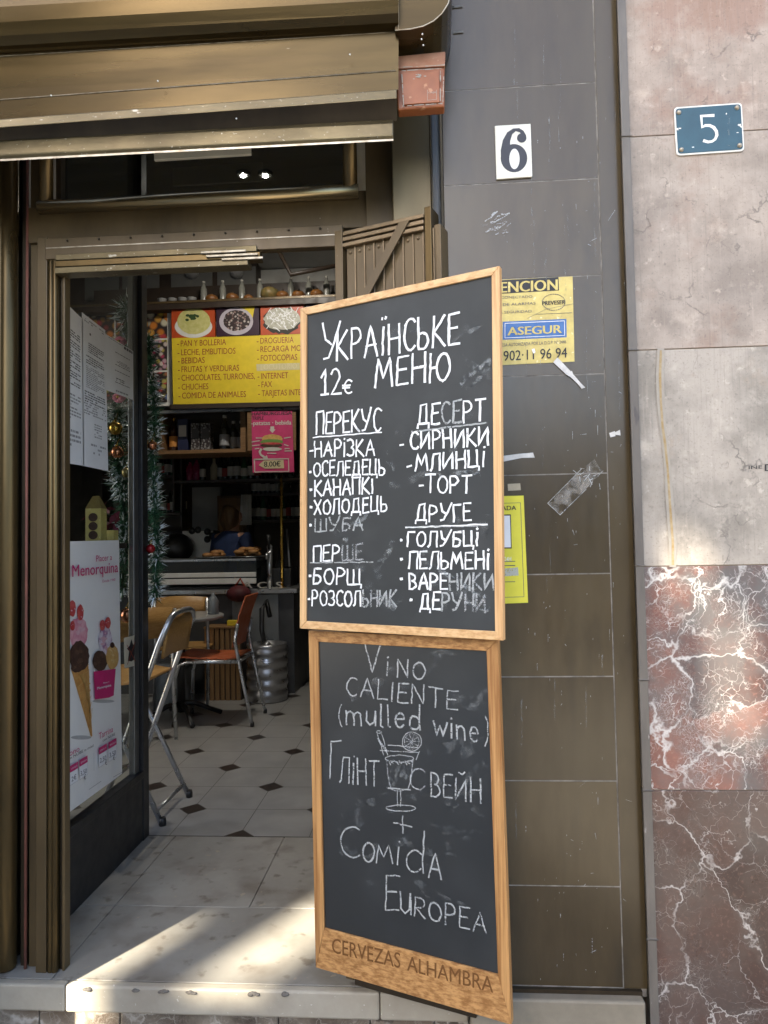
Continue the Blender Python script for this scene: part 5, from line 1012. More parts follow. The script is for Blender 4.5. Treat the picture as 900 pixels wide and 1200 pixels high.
t = thing('back_cupboard', 'brown wooden cupboard behind the barman', 'cupboard', (X_at(272, 8.0), 8.1, 0)); m = MB(); m.box(X_at(257, 8), X_at(287, 8), 7.95, 8.19, 0, Z_at(577, 8), SHELFW); m.build('body', t); m = MB(); m.box(X_at(259, 8), X_at(285, 8), 7.938, 7.948, .05, Z_at(580, 8), wood_mat('cupboard_door', (.30, .16, .05), (.22, .11, .035), 'Z')); m.build('door', t)
m = MB()
for k in range(7): x = X_at(285+k*1.6, 7.5); m.tube([(x, 7.5+.03*(k % 2), Z_at(576, 7.5)), (x+random.uniform(-.01, .01), 7.48, Z_at(612, 7.5))], [.012, .02], WHITEP, 8)
solo('apron', 'white apron hanging beside the brown cupboard', 'apron', m)

# bar counter, display case and what stands on it
KY = 5.85; zc_ = Z_at(690, KY, 300); xc0, xc1 = -3.2, X_at(345, KY)
t = thing('bar_counter', 'grey metal fronted bar counter at the back of the room', 'counter', ((xc0+xc1)/2, KY+.35, 0))
m = MB(); m.box(xc0, xc1-.01, KY+.02, KY+.7, 0, zc_-.04, mat('dark_counter_body', (.04, .04, .042), (.06, .06, .06), 5, (.4, .5))); m.build('body', t)
m = MB(); m.box(X_at(272, KY), X_at(326, KY), KY, KY+.018, .08, zc_-.05, mat('grey_front_sheet', (.26, .27, .27), (.2, .21, .21), 4, (.3, .45), .4)); m.build('front_panel', t)
m = MB(); m.box(xc0, xc1+.03, KY-.04, KY+.74, zc_-.038, zc_, ALU); m.build('worktop', t, bevel=.004)
m = MB(); CP = planeY(KY-.04); m.text(CP, 'A CLS', (284, 689.2), (331, 689.2), 7.5, .012, LBW, .04); m.build('lettering', t)
t = thing('display_case', 'glass food display case with silver bars on the bar counter', 'display case', (X_at(240, KY), KY+.3, zc_))
zd = Z_at(655, KY, 250); xd0, xd1 = X_at(120, KY), X_at(301, KY)
m = MB(); m.box(xd0, xd1, KY-.02, KY+.5, zd-.02, zd, ALU); m.build('top', t, bevel=.003)
m = MB(); m.box(xd0, xd1, KY-.004, KY+.004, zc_+.09, zd-.021, GLASS); m.box(xd1-.006, xd1, KY+.006, KY+.5, zc_+.09, zd-.021, GLASS); m.build('glass', t)
for ya, yb in [(671, 676.5), (678, 684.5)]: m = MB(); m.box(xd0, xd1, KY-.025, KY-.006, Z_at(yb, KY, 250), Z_at(ya, KY, 250), WHITEP); m.build('bar', t, bevel=.004)
m = MB(); m.box(xd0, xd1, KY+.5, KY+.52, zc_, zd-.021, BLACKM); m.box(xd0, xd1, KY+.01, KY+.49, zc_+.002, zc_+.02, BLACKM); m.build('back', t)
BUN = mat('baked_crust', (.42, .22, .07), (.3, .13, .04), 30, (.5, .6)); random.seed(8)
for lb, px_, n in [('silver tray of flat pastries on the left of the display case', 247, 9), ('heaped silver tray of pastries on the right of the display case', 289, 15)]:
    x = X_at(px_, KY+.15, 650); t = thing('pastry_tray', lb, 'tray', (x, KY+.2, zd)); m = MB(); m.lathe([(.13, .002), (.17, .012), (.175, .014), (.17, .016)], (x, KY+.2, zd), ALU, 24); m.build('tray', t)
    for k in range(n): m = MB(); a = random.uniform(0, 6.3); r = random.uniform(.0, .11); m.ball((x+r*math.cos(a), KY+.2+r*math.sin(a), zd+.03+.022*(k//6)), .04, BUN, 1.2, .8, .55, 10, 6); m.build('pastry', t)
t = thing('coffee_machine', 'black and white coffee machine on the back bar', 'coffee machine', (X_at(225, 6.75), 6.9, zc_)); 
m = MB(); MX0, MX1 = X_at(183, 6.75, 640), X_at(250, 6.75, 640); m.box(MX0, MX1, 6.75, 7.0, zc_-.05, Z_at(617, 6.75), BLACKM); m.build('body', t, bevel=.02)
m = MB(); m.box(X_at(214, 6.74, 640), MX1, 6.735, 6.749, Z_at(650, 6.74), Z_at(618, 6.74), WHITEP); m.build('front_panel', t)
m = MB(); m.ball(py(207, 642, 6.62), .16, BLACKM, 1, .6, .9); m.build('grinder_hood', t)
for q in ((243, 623), (243, 632), (232, 621), (225, 622), (249, 628)): m = MB(); m.ball(py(q[0], q[1], 6.735), .035, BLACKM, 1, .3, 1, 10, 6); m.build('dial', t)
m = MB(); m.box(X_at(120, 6.75), X_at(300, 6.75), 6.7, 7.1, 0, zc_-.06, DARKW); solo('back_bar', 'dark work surface behind the counter under the coffee machine', 'back bar', m)
t = thing('beer_tap', 'tall chromed beer tap column on the bar counter', 'beer tap', py(316, 690, KY-.0)); m = MB(); p0, p1 = py(316, 689.5, KY+.02), py(316, 641, KY+.02); m.tube([p0, p1], .022, CHROME, 14); m.ball(p1, .024, CHROME); m.build('column', t); m = MB(); m.tube([p1+V((0, -.02, -.05)), p1+V((0, -.11, -.055)), p1+V((0, -.115, -.1))], .009, CHROME); m.build('spout', t); m = MB(); m.tube([p1+V((0, -.02, -.02)), p1+V((0, -.05, .10))], [.01, .016], BLACKM); m.build('handle', t)
m = MB(); m.tube([py(330.5, 690, KY+.15), py(329.5, 556, KY+.15)], .013, GOLD, 12); m.lathe([(.05, 0), (.05, .012), (.016, .02)], py(330.5, 690, KY+.15), GOLD, 16); solo('brass_post', 'thin upright brass post behind the beer tap', 'post', m)
t = thing('cash_register', 'dark cash register with tilted screen at the right of the bar', 'cash register', py(340, 690, KY+.3)); m = MB(); x0, x1 = X_at(322, KY+.3), X_at(344, KY+.3); zq = zc_; m.box(x0, x1, KY+.2, KY+.5, zq, zq+.16, BLACKM); m.build('base', t, bevel=.01); m = MB(); m.hexa([(x0, KY+.30, zq+.16), (x1-.02, KY+.22, zq+.17), (x1, KY+.26, zq+.17), (x0+.02, KY+.34, zq+.16)], [(x0+.06, KY+.40, zq+.52), (x1-.06, KY+.32, zq+.50), (x1-.04, KY+.36, zq+.50), (x0+.08, KY+.44, zq+.52)], BLACKM); m.build('screen', t, bevel=.006); m = MB(); m.tube([(x1-.015, KY+.215, zq+.17), (x1-.055, KY+.315, zq+.5)], .008, ALU); m.build('bright_edge', t)

# ---------------------------------------------------------------- the person behind the counter
def skin_mesh(name, nodes, edges, mt, parent=None, sub=2, base=None, root=0):
    me = D.meshes.new(name); me.from_pydata([n[0] for n in nodes], edges, []); o = D.objects.new(name, me); COL.objects.link(o)
    sk = o.modifiers.new('skin', 'SKIN'); sk.use_smooth_shade = True
    for i, n in enumerate(nodes):
        r = n[1]; me.skin_vertices[0].data[i].radius = r if isinstance(r, tuple) else (r, r)
    me.skin_vertices[0].data[root].use_root = True
    s = o.modifiers.new('sub', 'SUBSURF'); s.levels = s.render_levels = sub
    bpy.context.view_layer.update(); ev = o.evaluated_get(bpy.context.evaluated_depsgraph_get()); m2 = D.meshes.new_from_object(ev)
    D.objects.remove(o); m2.materials.clear(); m2.materials.append(mt)
    for p in m2.polygons: p.material_index = 0; p.use_smooth = True
    q = D.objects.new(name, m2); COL.objects.link(q)
    if parent: q.parent = parent
    return q
SKIN = mat('skin', (.48, .27, .18), (.42, .22, .15), 9, (.5, .6)); JACK = mat('navy_jacket', (.018, .035, .10), (.012, .024, .07), 9, (.7, .85), bump=.2, bscale=90); TROU = flat('dark_trousers', (.02, .02, .025), .8); HAIR = mat('dark_blond_hair', (.16, .09, .035), (.08, .045, .02), 30, (.45, .6), stretch=(1, 1, .2))
hp = py(268, 607, 6.42); px0 = hp.x; H_ = hp.z+.11
person = thing('person', 'person in a navy jacket with dark blond hair bent forward behind the counter', 'person', (px0, 6.46, 0))
k = H_/1.70
bod = [((0, 0, .93), (.15, .11)), ((0, 0, 1.08), (.135, .10)), ((0, -.01, 1.24), (.15, .11)), ((0, -.02, 1.38), (.14, .10)), ((0, -.03, 1.46), (.055, .055)), ((0, -.05, 1.52), (.055, .058)), ((0, -.055, 1.60), (.078, .095)), ((0, -.05, 1.67), (.06, .075)),
       ((.17, -.02, 1.39), .055), ((.25, -.03, 1.15), .042), ((.17, -.22, 1.08), .034), ((.12, -.28, 1.09), .03), ((-.17, -.02, 1.39), .055), ((-.25, -.03, 1.15), .042), ((-.17, -.22, 1.08), .034), ((-.12, -.28, 1.09), .03),
       ((.09, 0, .86), .085), ((.10, -.01, .48), .058), ((.10, .02, .09), .04), ((.10, -.12, .04), .035), ((-.09, 0, .86), .085), ((-.10, -.01, .48), .058), ((-.10, .02, .09), .04), ((-.10, -.12, .04), .035)]
be = [(0, 1), (1, 2), (2, 3), (3, 4), (4, 5), (5, 6), (6, 7), (3, 8), (8, 9), (9, 10), (10, 11), (3, 12), (12, 13), (13, 14), (14, 15), (0, 16), (16, 17), (17, 18), (18, 19), (0, 20), (20, 21), (21, 22), (22, 23)]
def sc_(ns): return [(tuple(c*k for c in p), r) for p, r in ns]
skin_mesh('body', sc_(bod), be, SKIN, person)
jk = [((0, 0, .90), (.17, .13)), ((0, 0, 1.08), (.16, .125)), ((0, -.01, 1.24), (.172, .132)), ((0, -.02, 1.385), (.155, .115)), ((0, -.03, 1.445), (.085, .085)), ((.175, -.02, 1.39), .075), ((.255, -.03, 1.15), .06), ((.18, -.20, 1.085), .05), ((-.175, -.02, 1.39), .075), ((-.255, -.03, 1.15), .06), ((-.18, -.20, 1.085), .05)]
skin_mesh('jacket', sc_(jk), [(0, 1), (1, 2), (2, 3), (3, 4), (3, 5), (5, 6), (6, 7), (3, 8), (8, 9), (9, 10)], JACK, person)
person.rotation_euler = (0, 0, PI-.5)
tr = [((0, 0, .93), (.165, .125)), ((.095, 0, .85), .105), ((.10, -.01, .48), .075), ((.10, .02, .12), .06), ((-.095, 0, .85), .105), ((-.10, -.01, .48), .075), ((-.10, .02, .12), .06)]
skin_mesh('trousers', sc_(tr), [(0, 1), (1, 2), (2, 3), (0, 4), (4, 5), (5, 6)], TROU, person)
ha = [((0, -.03, 1.69), (.085, .10)), ((0, .0, 1.64), (.10, .085)), ((0, .02, 1.56), (.095, .06)), ((.055, .015, 1.47), (.05, .04)), ((-.055, .015, 1.48), (.05, .04))]
skin_mesh('hair', sc_(ha), [(0, 1), (1, 2), (2, 3), (2, 4)], HAIR, person)
o0 = V((px0, 6.46, 0)); m = MB(); m.ball(o0+V((0, -.152, 1.60))*k, .016, SKIN, .8, 1.2, 1.5, 8, 6); m.build('nose', person)
for s in (-1, 1):
    m = MB(); m.ball(o0+V((s*.033, -.138, 1.625))*k, .012, WHITEP, 1.1, .7, .8, 8, 6); e_ = m.build('eye', person); m = MB(); m.ball(o0+V((s*.033, -.147, 1.625))*k, .006, BLACKM, 1, .5, 1, 8, 5); m.build('pupil', e_)
    m = MB(); m.ball(o0+V((s*.082, -.05, 1.61))*k, .026, SKIN, .4, .8, 1.2, 8, 6); m.build('ear', person)
    for f in range(5): m = MB(); b0 = o0+V((s*(.12-.01*f), -.28, 1.09))*k; m.tube([b0, b0+V((-s*.012, -.05-.008*(2-abs(f-2)), -.01)), b0+V((-s*.02, -.07-.01*(2-abs(f-2)), -.035))], [.009, .008, .006], SKIN, 8); m.build('finger', person)
m = MB(); m.ball(o0+V((0, -.140, 1.565))*k, .02, flat('lips', (.35, .12, .1)), 1.2, .4, .35, 10, 6); m.build('mouth', person)

# ---------------------------------------------------------------- chairs, table, keg, crate
def bend_plate(mb, pts, w0, w1, th, mt):        # curved sheet: pts = (x, z) profile, spanning y in [w0, w1]
    n = len(pts); a = [V((x, w0, z)) for x, z in pts]; b = [V((x, w1, z)) for x, z in pts]; nr = []
    for i in range(n):
        d = (a[min(i+1, n-1)]-a[max(i-1, 0)]).normalized(); nr.append(V((-d.z, 0, d.x))*th)
    A2 = [p+q for p, q in zip(a, nr)]; B2 = [p+q for p, q in zip(b, nr)]
    vs = a+b+A2+B2; fs = []
    for i in range(n-1): fs += [(i, i+1, n+i+1, n+i), (2*n+i, 3*n+i, 3*n+i+1, 2*n+i+1), (i, 2*n+i, 2*n+i+1, i+1), (n+i, n+i+1, 3*n+i+1, 3*n+i)]
    fs += [(0, n, 3*n, 2*n), (n-1, 3*n-1, 4*n-1, 2*n-1)]
    mb.mesh(vs, fs, mt, False)
cx, cy = -1.30, 5.0
t = thing('chair', 'chair with orange plastic seat and back beside the steel keg', 'chair', (cx, cy, 0))
ya, yb = 4.82, 5.20
m = MB(); bend_plate(m, [(X_at(214, 5.0, 770), .468), (-1.6, .455), (-1.42, .452), (-1.345, .462)], ya+.01, yb-.01, .013, ORANGECH); m.build('seat', t, bevel=.004)
m = MB(); bend_plate(m, [(-1.385, .53), (-1.365, .62), (-1.335, .75), (-1.285, .885)], ya+.02, yb-.02, .012, ORANGECH); m.build('backrest', t, bevel=.004)
for y in (ya, yb):
    m = MB(); m.tube([(-1.25, y, 0), (-1.31, y, .30), (-1.365, y, .58), (-1.345, y, .70)], .0125, CHROME, 12); l_ = m.build('leg', t); m = MB(); m.lathe([(.014, 0), (.015, .02), (.013, .03)], (-1.25, y, 0), BLACKM, 10); m.build('foot', l_)
    m = MB(); m.tube([(-1.34, y, .44), (-1.70, y, .44), (-1.76, y, .42), (-1.79, y, .32), (-1.80, y, 0)], .0125, CHROME, 12); l_ = m.build('leg', t); m = MB(); m.lathe([(.014, 0), (.015, .02), (.013, .03)], (-1.80, y, 0), BLACKM, 10); m.build('foot', l_)
m = MB(); m.tube([(-1.34, ya, .44), (-1.34, yb, .44)], .010, CHROME, 10); m.tube([(-1.7, ya, .435), (-1.7, yb, .435)], .010, CHROME, 10); m.build('crossbar', t)

def wood_chair_back(t, P0, w, zt, zb, mt):
    pass
# folding chair just inside the doorway
ya, yb = 3.14, 3.49
t = thing('folding_chair', 'folding chair with beech back and crossed silver tube legs behind the window upright', 'chair', (-1.38, 3.3, 0))
def back_arc(y0, y1, x, z, dz): return [(x, y0, z-dz), (x+.008, y0+.03, z-.015), (x+.010, y0+.08, z), (x+.012, (y0+y1)/2, z+.004), (x+.010, y1-.08, z), (x+.008, y1-.03, z-.015), (x, y1, z-.05)]
m = MB(); m.tube([(-1.526, ya, 0), (-1.40, ya, .36), (-1.24, ya, .80)]+back_arc(ya, yb, -1.20, .935, .05)+[(-1.24, yb, .80), (-1.40, yb, .36), (-1.526, yb, 0)], .0135, CHROME, 12); f1 = m.build('back_frame', t)
m = MB(); m.tube([(-1.225, ya, 0), (-1.40, ya-.002, .36), (-1.526, ya, .615)], .0125, CHROME, 12); l1 = m.build('leg', t); m = MB(); m.lathe([(.016, 0), (.017, .02), (.014, .035)], (-1.225, ya, 0), BLACKM, 10); m.build('foot', l1)
m = MB(); m.tube([(-1.225, yb, 0), (-1.40, yb+.002, .36), (-1.526, yb, .615)], .0125, CHROME, 12); l2 = m.build('leg', t); m = MB(); m.lathe([(.016, 0), (.017, .02), (.014, .035)], (-1.225, yb, 0), BLACKM, 10); m.build('foot', l2)
m = MB(); m.tube([(-1.255, ya, .06), (-1.255, yb, .06)], .009, CHROME, 10); m.tube([(-1.46, ya, .2), (-1.46, yb, .2)], .009, CHROME, 10); m.build('crossbar', t)
m = MB(); bend_plate(m, [(-1.66, .605), (-1.58, .622), (-1.42, .616), (-1.305, .628)], ya+.012, yb-.012, .014, WOODCH); m.build('seat', t, bevel=.004)
m = MB()
n = 10; vs = []
for i in range(n+1):
    f = i/n; y = ya+.012+(yb-ya-.024)*f; bow = -.03*math.sin(PI*f)
    vs += [(-1.222+bow*.6, y, .735), (-1.192+bow*.6, y, .915+.012*math.sin(PI*f)), (-1.234+bow*.6, y, .737), (-1.204+bow*.6, y, .917+.012*math.sin(PI*f))]
fs = []
for i in range(n): a = 4*i; b = a+4; fs += [(a, a+1, b+1, b), (a+2, b+2, b+3, a+3), (a+1, a+3, b+3, b+1), (a, b, b+2, a+2)]
fs += [(0, 2, 3, 1), (4*n, 4*n+1, 4*n+3, 4*n+2)]
m.mesh(vs, fs, WOODCH, True); m.build('backrest', t)
# beech chairs at the table
def beech(label, x, y, rz):
    t = thing('cafe_chair', label, 'chair', (0, 0, -60), 'beech cafe chairs at the table'); z = -60; w = .20
    m = MB(); n = 10; vs = []
    for i in range(n+1):
        f = i/n; X = -w+2*w*f; b = .035*math.sin(PI*f); vs += [(X, -.2-b, z+.66), (X, -.225-b, z+.845+.015*math.sin(PI*f)), (X, -.188-b, z+.66), (X, -.213-b, z+.845+.015*math.sin(PI*f))]
    fs = []
    for i in range(n): a = 4*i; b = a+4; fs += [(a, a+1, b+1, b), (a+2, b+2, b+3, a+3), (a+1, a+3, b+3, b+1), (a, b, b+2, a+2)]
    fs += [(0, 2, 3, 1), (4*n, 4*n+1, 4*n+3, 4*n+2)]; m.mesh(vs, fs, WOODCH, True); m.build('backrest', t)
    m = MB(); m.box(-.19, .19, -.18, .2, z+.44, z+.455, WOODCH); m.build('seat', t, bevel=.006)
    for s in (-1, 1):
        m = MB(); m.tube([(s*.2, -.24, z), (s*.2, -.2, z+.45), (s*.2, -.23, z+.84)], .012, CHROME, 10); m.build('leg', t)
        m = MB(); m.tube([(s*.2, .22, z), (s*.19, .2, z+.3), (s*.185, .17, z+.435)], .012, CHROME, 10); m.build('leg', t)
    m = MB(); m.tube([(-.2, -.2, z+.43), (.2, -.2, z+.43)], .009, CHROME, 8); m.build('crossbar', t)
    t.location = (x, y, 0); t.rotation_euler = (0, 0, rz); return t
bc = beech('beech cafe chair with its back to the door, behind the small table', X_at(215, 5.45), 5.55, PI)
bc.rotation_euler = (0, 0, .1)
dup(bc, (X_at(150, 4.5), 4.5, 0), .9, 'beech cafe chair seen behind the folding chair and window upright')
tx, ty = X_at(212, 5.0, 720), 5.0
t = thing('cafe_table', 'small round grey cafe table on a black curved foot', 'table', (tx, ty, 0))
m = MB(); m.lathe([(.28, .715), (.30, .72), (.30, .742), (.285, .745)], (tx, ty, 0), mat('grey_table_top', (.30, .30, .29), (.24, .24, .23), 9, (.3, .45)), 36); m.build('tabletop', t)
m = MB(); m.tube([(tx, ty, .06), (tx, ty, .715)], .028, BLACKM, 14); m.build('column', t)
for k in range(4): a = k*PI/2+.6; m = MB(); c_, s_ = math.cos(a), math.sin(a); m.tube([(tx, ty, .12), (tx+c_*.1, ty+s_*.1, .11), (tx+c_*.2, ty+s_*.2, .06), (tx+c_*.29, ty+s_*.29, .018)], [.02, .018, .016, .018], BLACKM, 10); m.build('foot', t)
t = thing('water_jug', 'pale plastic water bottle standing on the small round table', 'bottle', (X_at(250, 5.05, 725), 5.05, .745)); m = MB(); jx = X_at(250, 5.05, 725); 
m.lathe([(.038, 0), (.04, .01), (.038, .05), (.04, .09), (.024, .12), (.013, .13), (.013, .15)], (min(jx, tx+.24), 5.05, .746), flat('milky_plastic', (.16, .18, .19), .3), 16); m.build('body', t)
# keg
kx, ky = X_at(320, 5.85, 790), 5.86-.2+.18
t = thing('beer_keg', 'ribbed steel beer keg on the tiled floor behind the orange chair', 'keg', (kx, ky-.2, 0)); ky -= .2
KH = 1.25-(752-634)*ky/F; R_ = .163
m = MB(); pr = [(R_*.94, 0), (R_, .012)]
for f0, f1 in [(.06, .2), (.24, .38), (.42, .58), (.62, .76), (.80, .94)]:
    pr += [(R_*.955, KH*f0), (R_, KH*(f0+.03)), (R_*1.02, KH*(f0+f1)/2), (R_, KH*(f1-.03)), (R_*.955, KH*f1)]
pr += [(R_, KH*.965), (R_*.99, KH), (R_*.90, KH), (R_*.88, KH*.93), (R_*.3, KH*.95), (R_*.28, KH*.97)]
m.lathe(pr, (kx, ky, 0), STEEL, 36); m.build('barrel', t)
m = MB(); m.lathe([(.03, KH*.97), (.03, KH*1.0), (.02, KH*1.03)], (kx, ky, 0), STEEL, 14); m.build('valve', t)
m = MB(); m.tube([(kx-.02, ky, KH*1.03), (kx-.045, ky+.02, KH+.1), (kx-.05, ky+.05, KH+.27), (kx-.02, ky+.08, KH+.33), (kx+.0, ky+.12, KH+.2)], .02, BLACKM, 12); m.build('hose', t)
# slatted crate
t = thing('wooden_crate', 'upright wooden crate of vertical slats under the counter', 'crate', (X_at(260, 5.75), 5.7, 0)); x0, x1 = X_at(238, 5.6), X_at(281, 5.6); h = Z_at(737, 5.6, 260)
m = MB(); m.box(x0, x1, 5.635, 5.80, 0.0, h-.02, DARKW); m.build('inside', t)
for k in range(7): w_ = (x1-x0)/7; m = MB(); m.box(x0+k*w_+.003, x0+(k+1)*w_-.008, 5.615, 5.634, 0, h, CRATEW); m.build('slat', t, bevel=.002)
m = MB(); m.box(x0-.004, x1+.004, 5.61, 5.81, h+.001, h+.016, CRATEW); m.build('lid', t, bevel=.002)
m = MB(); m.box(X_at(263, 5.6), X_at(281, 5.6), 5.66, 5.70, h+.0165, Z_at(728, 5.6, 270), YEL); solo('yellow_pack', 'small yellow pack standing on the slatted wooden crate', 'pack', m, bevel=.004)
t = thing('storage_box', 'pale translucent plastic storage box on the floor under the table', 'box', (X_at(200, 5.5), 5.5, 0)); x0, x1 = X_at(186, 5.45), X_at(218, 5.45); m = MB(); MILK = mat('milky_grey_plastic', (.26, .30, .33), (.2, .23, .26), 6, (.3, .4))
m.box(x0, x1, 5.35, 5.65, 0, .30, MILK); m.build('tub', t, bevel=.02); m = MB(); m.box(x0-.012, x1+.012, 5.34, 5.66, .301, .335, MILK); m.build('lid', t, bevel=.01)
m = MB(); rx = X_at(283, 5.75, 695); m.ball((rx-.02, 5.74, .84), .085, mat('red_bag_cloth', (.09, .008, .010), (.05, .006, .008), 12, (.6, .8)), 1.2, .5, .8); 
t = thing('red_bag', 'red cloth bag hung on the counter front behind the beech chair', 'bag', (rx-.02, 5.74, .77)); m.build('body', t); m = MB(); m.tube([(rx-.07, 5.77, .88), (rx-.02, 5.79, .96), (rx+.03, 5.77, .88)], .01, REDI, 8); m.build('strap', t)

# ---------------------------------------------------------------- garlands and baubles
GRN = mat('tinsel_green', (.02, .075, .035), (.035, .12, .06), 20, (.3, .5)); SIL = mat('tinsel_silver', (.80, .84, .86), (.66, .74, .78), 20, (.25, .4), .3)
def garland(name, label, path, R, n1, n2, seed):
    random.seed(seed); t = thing(name, label, 'garland', path[-1]); P = [V(p) for p in path]; cum = [0]
    for a, b in zip(P, P[1:]): cum.append(cum[-1]+(b-a).length)
    def at(f):
        d = f*cum[-1]
        for i in range(len(P)-1):
            if d <= cum[i+1]: return P[i].lerp(P[i+1], (d-cum[i])/(cum[i+1]-cum[i]))
        return P[-1]
    for nm, n, mt, rr, wd in (('green_needles', n1, GRN, R, .0030), ('silver_tips', n2, SIL, R*1.0, .0042)):
        m = MB()
        for i in range(n):
            f = random.random(); 
            if nm == 'silver_tips' and math.sin(f*31+seed) < -.35: continue
            c = at(f); d = V((random.gauss(0, 1), random.gauss(0, 1), random.gauss(-.2, .8))).normalized(); l = rr*random.uniform(.55, 1.1); s = c+d*(0 if nm[0] == 'g' else l*.45); e = c+d*l; sd = d.cross(V((random.random(), random.random(), random.random()))).normalized()*wd
            m.face([s-sd, s+sd, e], mt)
        m.build(nm, t)
    m = MB(); m.tube(P, .004, GRN, 6); m.build('wire', t); return t
GY = 3.10
def gp(x, y, Y=GY): return py(x, y, Y)
garland('tinsel_garland', 'green and silver tinsel garland seen through the shop window glass', [gp(148, 352), gp(150, 400), gp(143, 440), gp(136, 490), gp(140, 540), gp(146, 600), gp(146, 660), gp(143, 690)], .085, 2600, 1700, 1)
garland('tinsel_garland', 'green and silver tinsel garland hanging right of the window upright in the doorway', [gp(174, 395), gp(176, 440), gp(183, 490), gp(178, 540), gp(181, 590), gp(184, 640), gp(183, 670), gp(181, 702)], .062, 2300, 1500, 2)
def bauble(x, y, r, mt, lb, Y=3.02):
    p = py(x, y, Y); t = thing('bauble', lb, 'bauble', p-V((0, 0, r))); m = MB(); m.ball(p, r, mt, 1, 1, 1, 20, 14); m.build('ball', t); m = MB(); m.lathe([(.007, r*.97), (.007, r*1.15)], p, GOLD, 8); m.build('cap', t); m = MB(); m.tube([p+V((0, 0, r*1.14)), p+V((0, .03, r*1.14+.04))], .0012, GOLD, 5); m.build('hook', t)
COP = mat('copper_ball', (.55, .24, .13), (.45, .18, .09), 5, (.15, .22), .9); REDB = mat('red_ball', (.35, .01, .015), (.25, .01, .015), 5, (.12, .2), .3); DGO = mat('dull_gold_ball', (.34, .28, .12), (.26, .22, .09), 5, (.3, .4), .8)
bauble(135, 502, .030, GOLD, 'shiny gold bauble, topmost on the garland behind the glass'); bauble(137, 530, .028, COP, 'copper bauble just below the shiny gold one'); bauble(148, 554, .022, DGO, 'dull gold bauble beside the copper one on the garland')
bauble(149, 721, .032, COP, 'copper bauble low behind the glass above the crossed out sticker'); bauble(178.5, 522, .020, COP, 'small copper bauble on the right garland below the sweets panel'); bauble(176.5, 643, .020, REDB, 'red bauble low on the right garland')
PINKF = mat('pink_petals', (.65, .12, .25), (.7, .3, .38), 20, (.5, .6))
for (x, y), lb in (((141, 401), 'pink cloth flower on the garland above the plan sheet'), ((140, 466), 'pink cloth flower on the garland under the plan sheet')):
    p = py(x, y, 3.02); t = thing('flower', lb, 'flower', p-V((0, 0, .03)))
    for k in range(9): m = MB(); a = k*2*PI/9; m.ball(p+V((.016*math.cos(a), -.004*(k % 3), .013*math.sin(a))), .014, PINKF, 1, .5, .8, 8, 6); m.build('petal', t)
    m = MB(); m.ball(p+V((0, -.014, 0)), .008, GOLD, 1, 1, 1, 8, 6); m.build('centre', t)
# window ledge and chocolate box
bx = py(112, 636, 2.72); t = thing('window_ledge', 'narrow dark ledge inside the shop window behind the ice cream poster', 'shelf', (GX-.09, 2.7, bx.z-.02)); m = MB(); m.box(GX-.20, GX-.022, 2.3, 2.92, bx.z-.025, bx.z-.003, DARKW); m.build('board', t)
t = thing('chocolate_box', 'yellow chocolate box with three dark balls pictured on its front', 'box', bx); BPl = planeY(2.70)
m = MB(); x0, x1 = bx.x-.032, bx.x+.032; h = .135; m.box(x0, x1, 2.70, 2.75, bx.z-.002, bx.z+h, YEL_OLD); m.build('carton', t, bevel=.002)
m = MB(); m.hexa([(x0, 2.70, bx.z+h), (x1, 2.70, bx.z+h), (x1, 2.75, bx.z+h), (x0, 2.75, bx.z+h)], [(bx.x-.012, 2.72, bx.z+h+.05), (bx.x+.012, 2.72, bx.z+h+.05), (bx.x+.012, 2.73, bx.z+h+.05), (bx.x-.012, 2.73, bx.z+h+.05)], mat('gold_card', (.30, .22, .06), (.2, .14, .04), 20, (.35, .5), .3)); m.build('top', t)
m = MB()
for k in range(3): m.fuv(BPl, [(bx.x+.019*math.cos(a*.4), bx.z+.03+k*.035+.017*math.sin(a*.4)) for a in range(16)], .001, CHO)
m.build('printing', t)
p = py(128, 628, 2.80); m = MB(); m.box(p.x-.03, p.x+.03, 2.78, 2.82, bx.z-.002, bx.z+.05, YEL_OLD); solo('small_box', 'small yellow box lying right of the chocolate box on the window ledge', 'box', m, bevel=.003)
p = py(122, 612, 2.86)
t = thing('poinsettia', 'dark red artificial flower bunch behind the chocolate box', 'flowers', (p.x, 2.86, bx.z)); random.seed(6); m = MB()
for k in range(40): c = V((p.x, 2.86, bx.z+.08))+V((random.gauss(0, .03), random.gauss(0, .02), random.gauss(0, .04))); d = V((random.gauss(0, 1), random.gauss(0, 1), random.gauss(0, 1))).normalized(); s = d.orthogonal().normalized()*.012; m.face([c, c+d*.02+s, c+d*.045, c+d*.02-s], flat('dark_red_cloth', (.16, .012, .03)) if k == 0 else m.mats[0])
m.build('petals', t); m = MB(); m.tube([(p.x, 2.86, bx.z-.002), (p.x, 2.86, bx.z+.09)], .012, GRN, 8); m.build('stem', t)
# fluorescent style panel of the menu above the transom: white plate under the shutter bar
t = thing('closer_plate', 'off-white plate fixed above the transom glass just under the shutter bar', 'plate', py(238, 190, 2.10)); CQ = planeY(2.035)
m = MB(); m.sheet(CQ, [(182, 168), (294, 160), (295, 183), (182, 190)], .0, mat('dusty_white_plate', (.66, .62, .48), (.58, .54, .42), 9, (.5, .6)), .012); m.build('plate', t, bevel=.002); m = MB()
for k in range(3): m.fpx(CQ, [(266+k*5, 175.5-k*.3), (269+k*5, 175.3-k*.3), (269+k*5, 178.3-k*.3), (266+k*5, 178.5-k*.3)], .0135, BLACKI)
m.build('switch_mark', t)

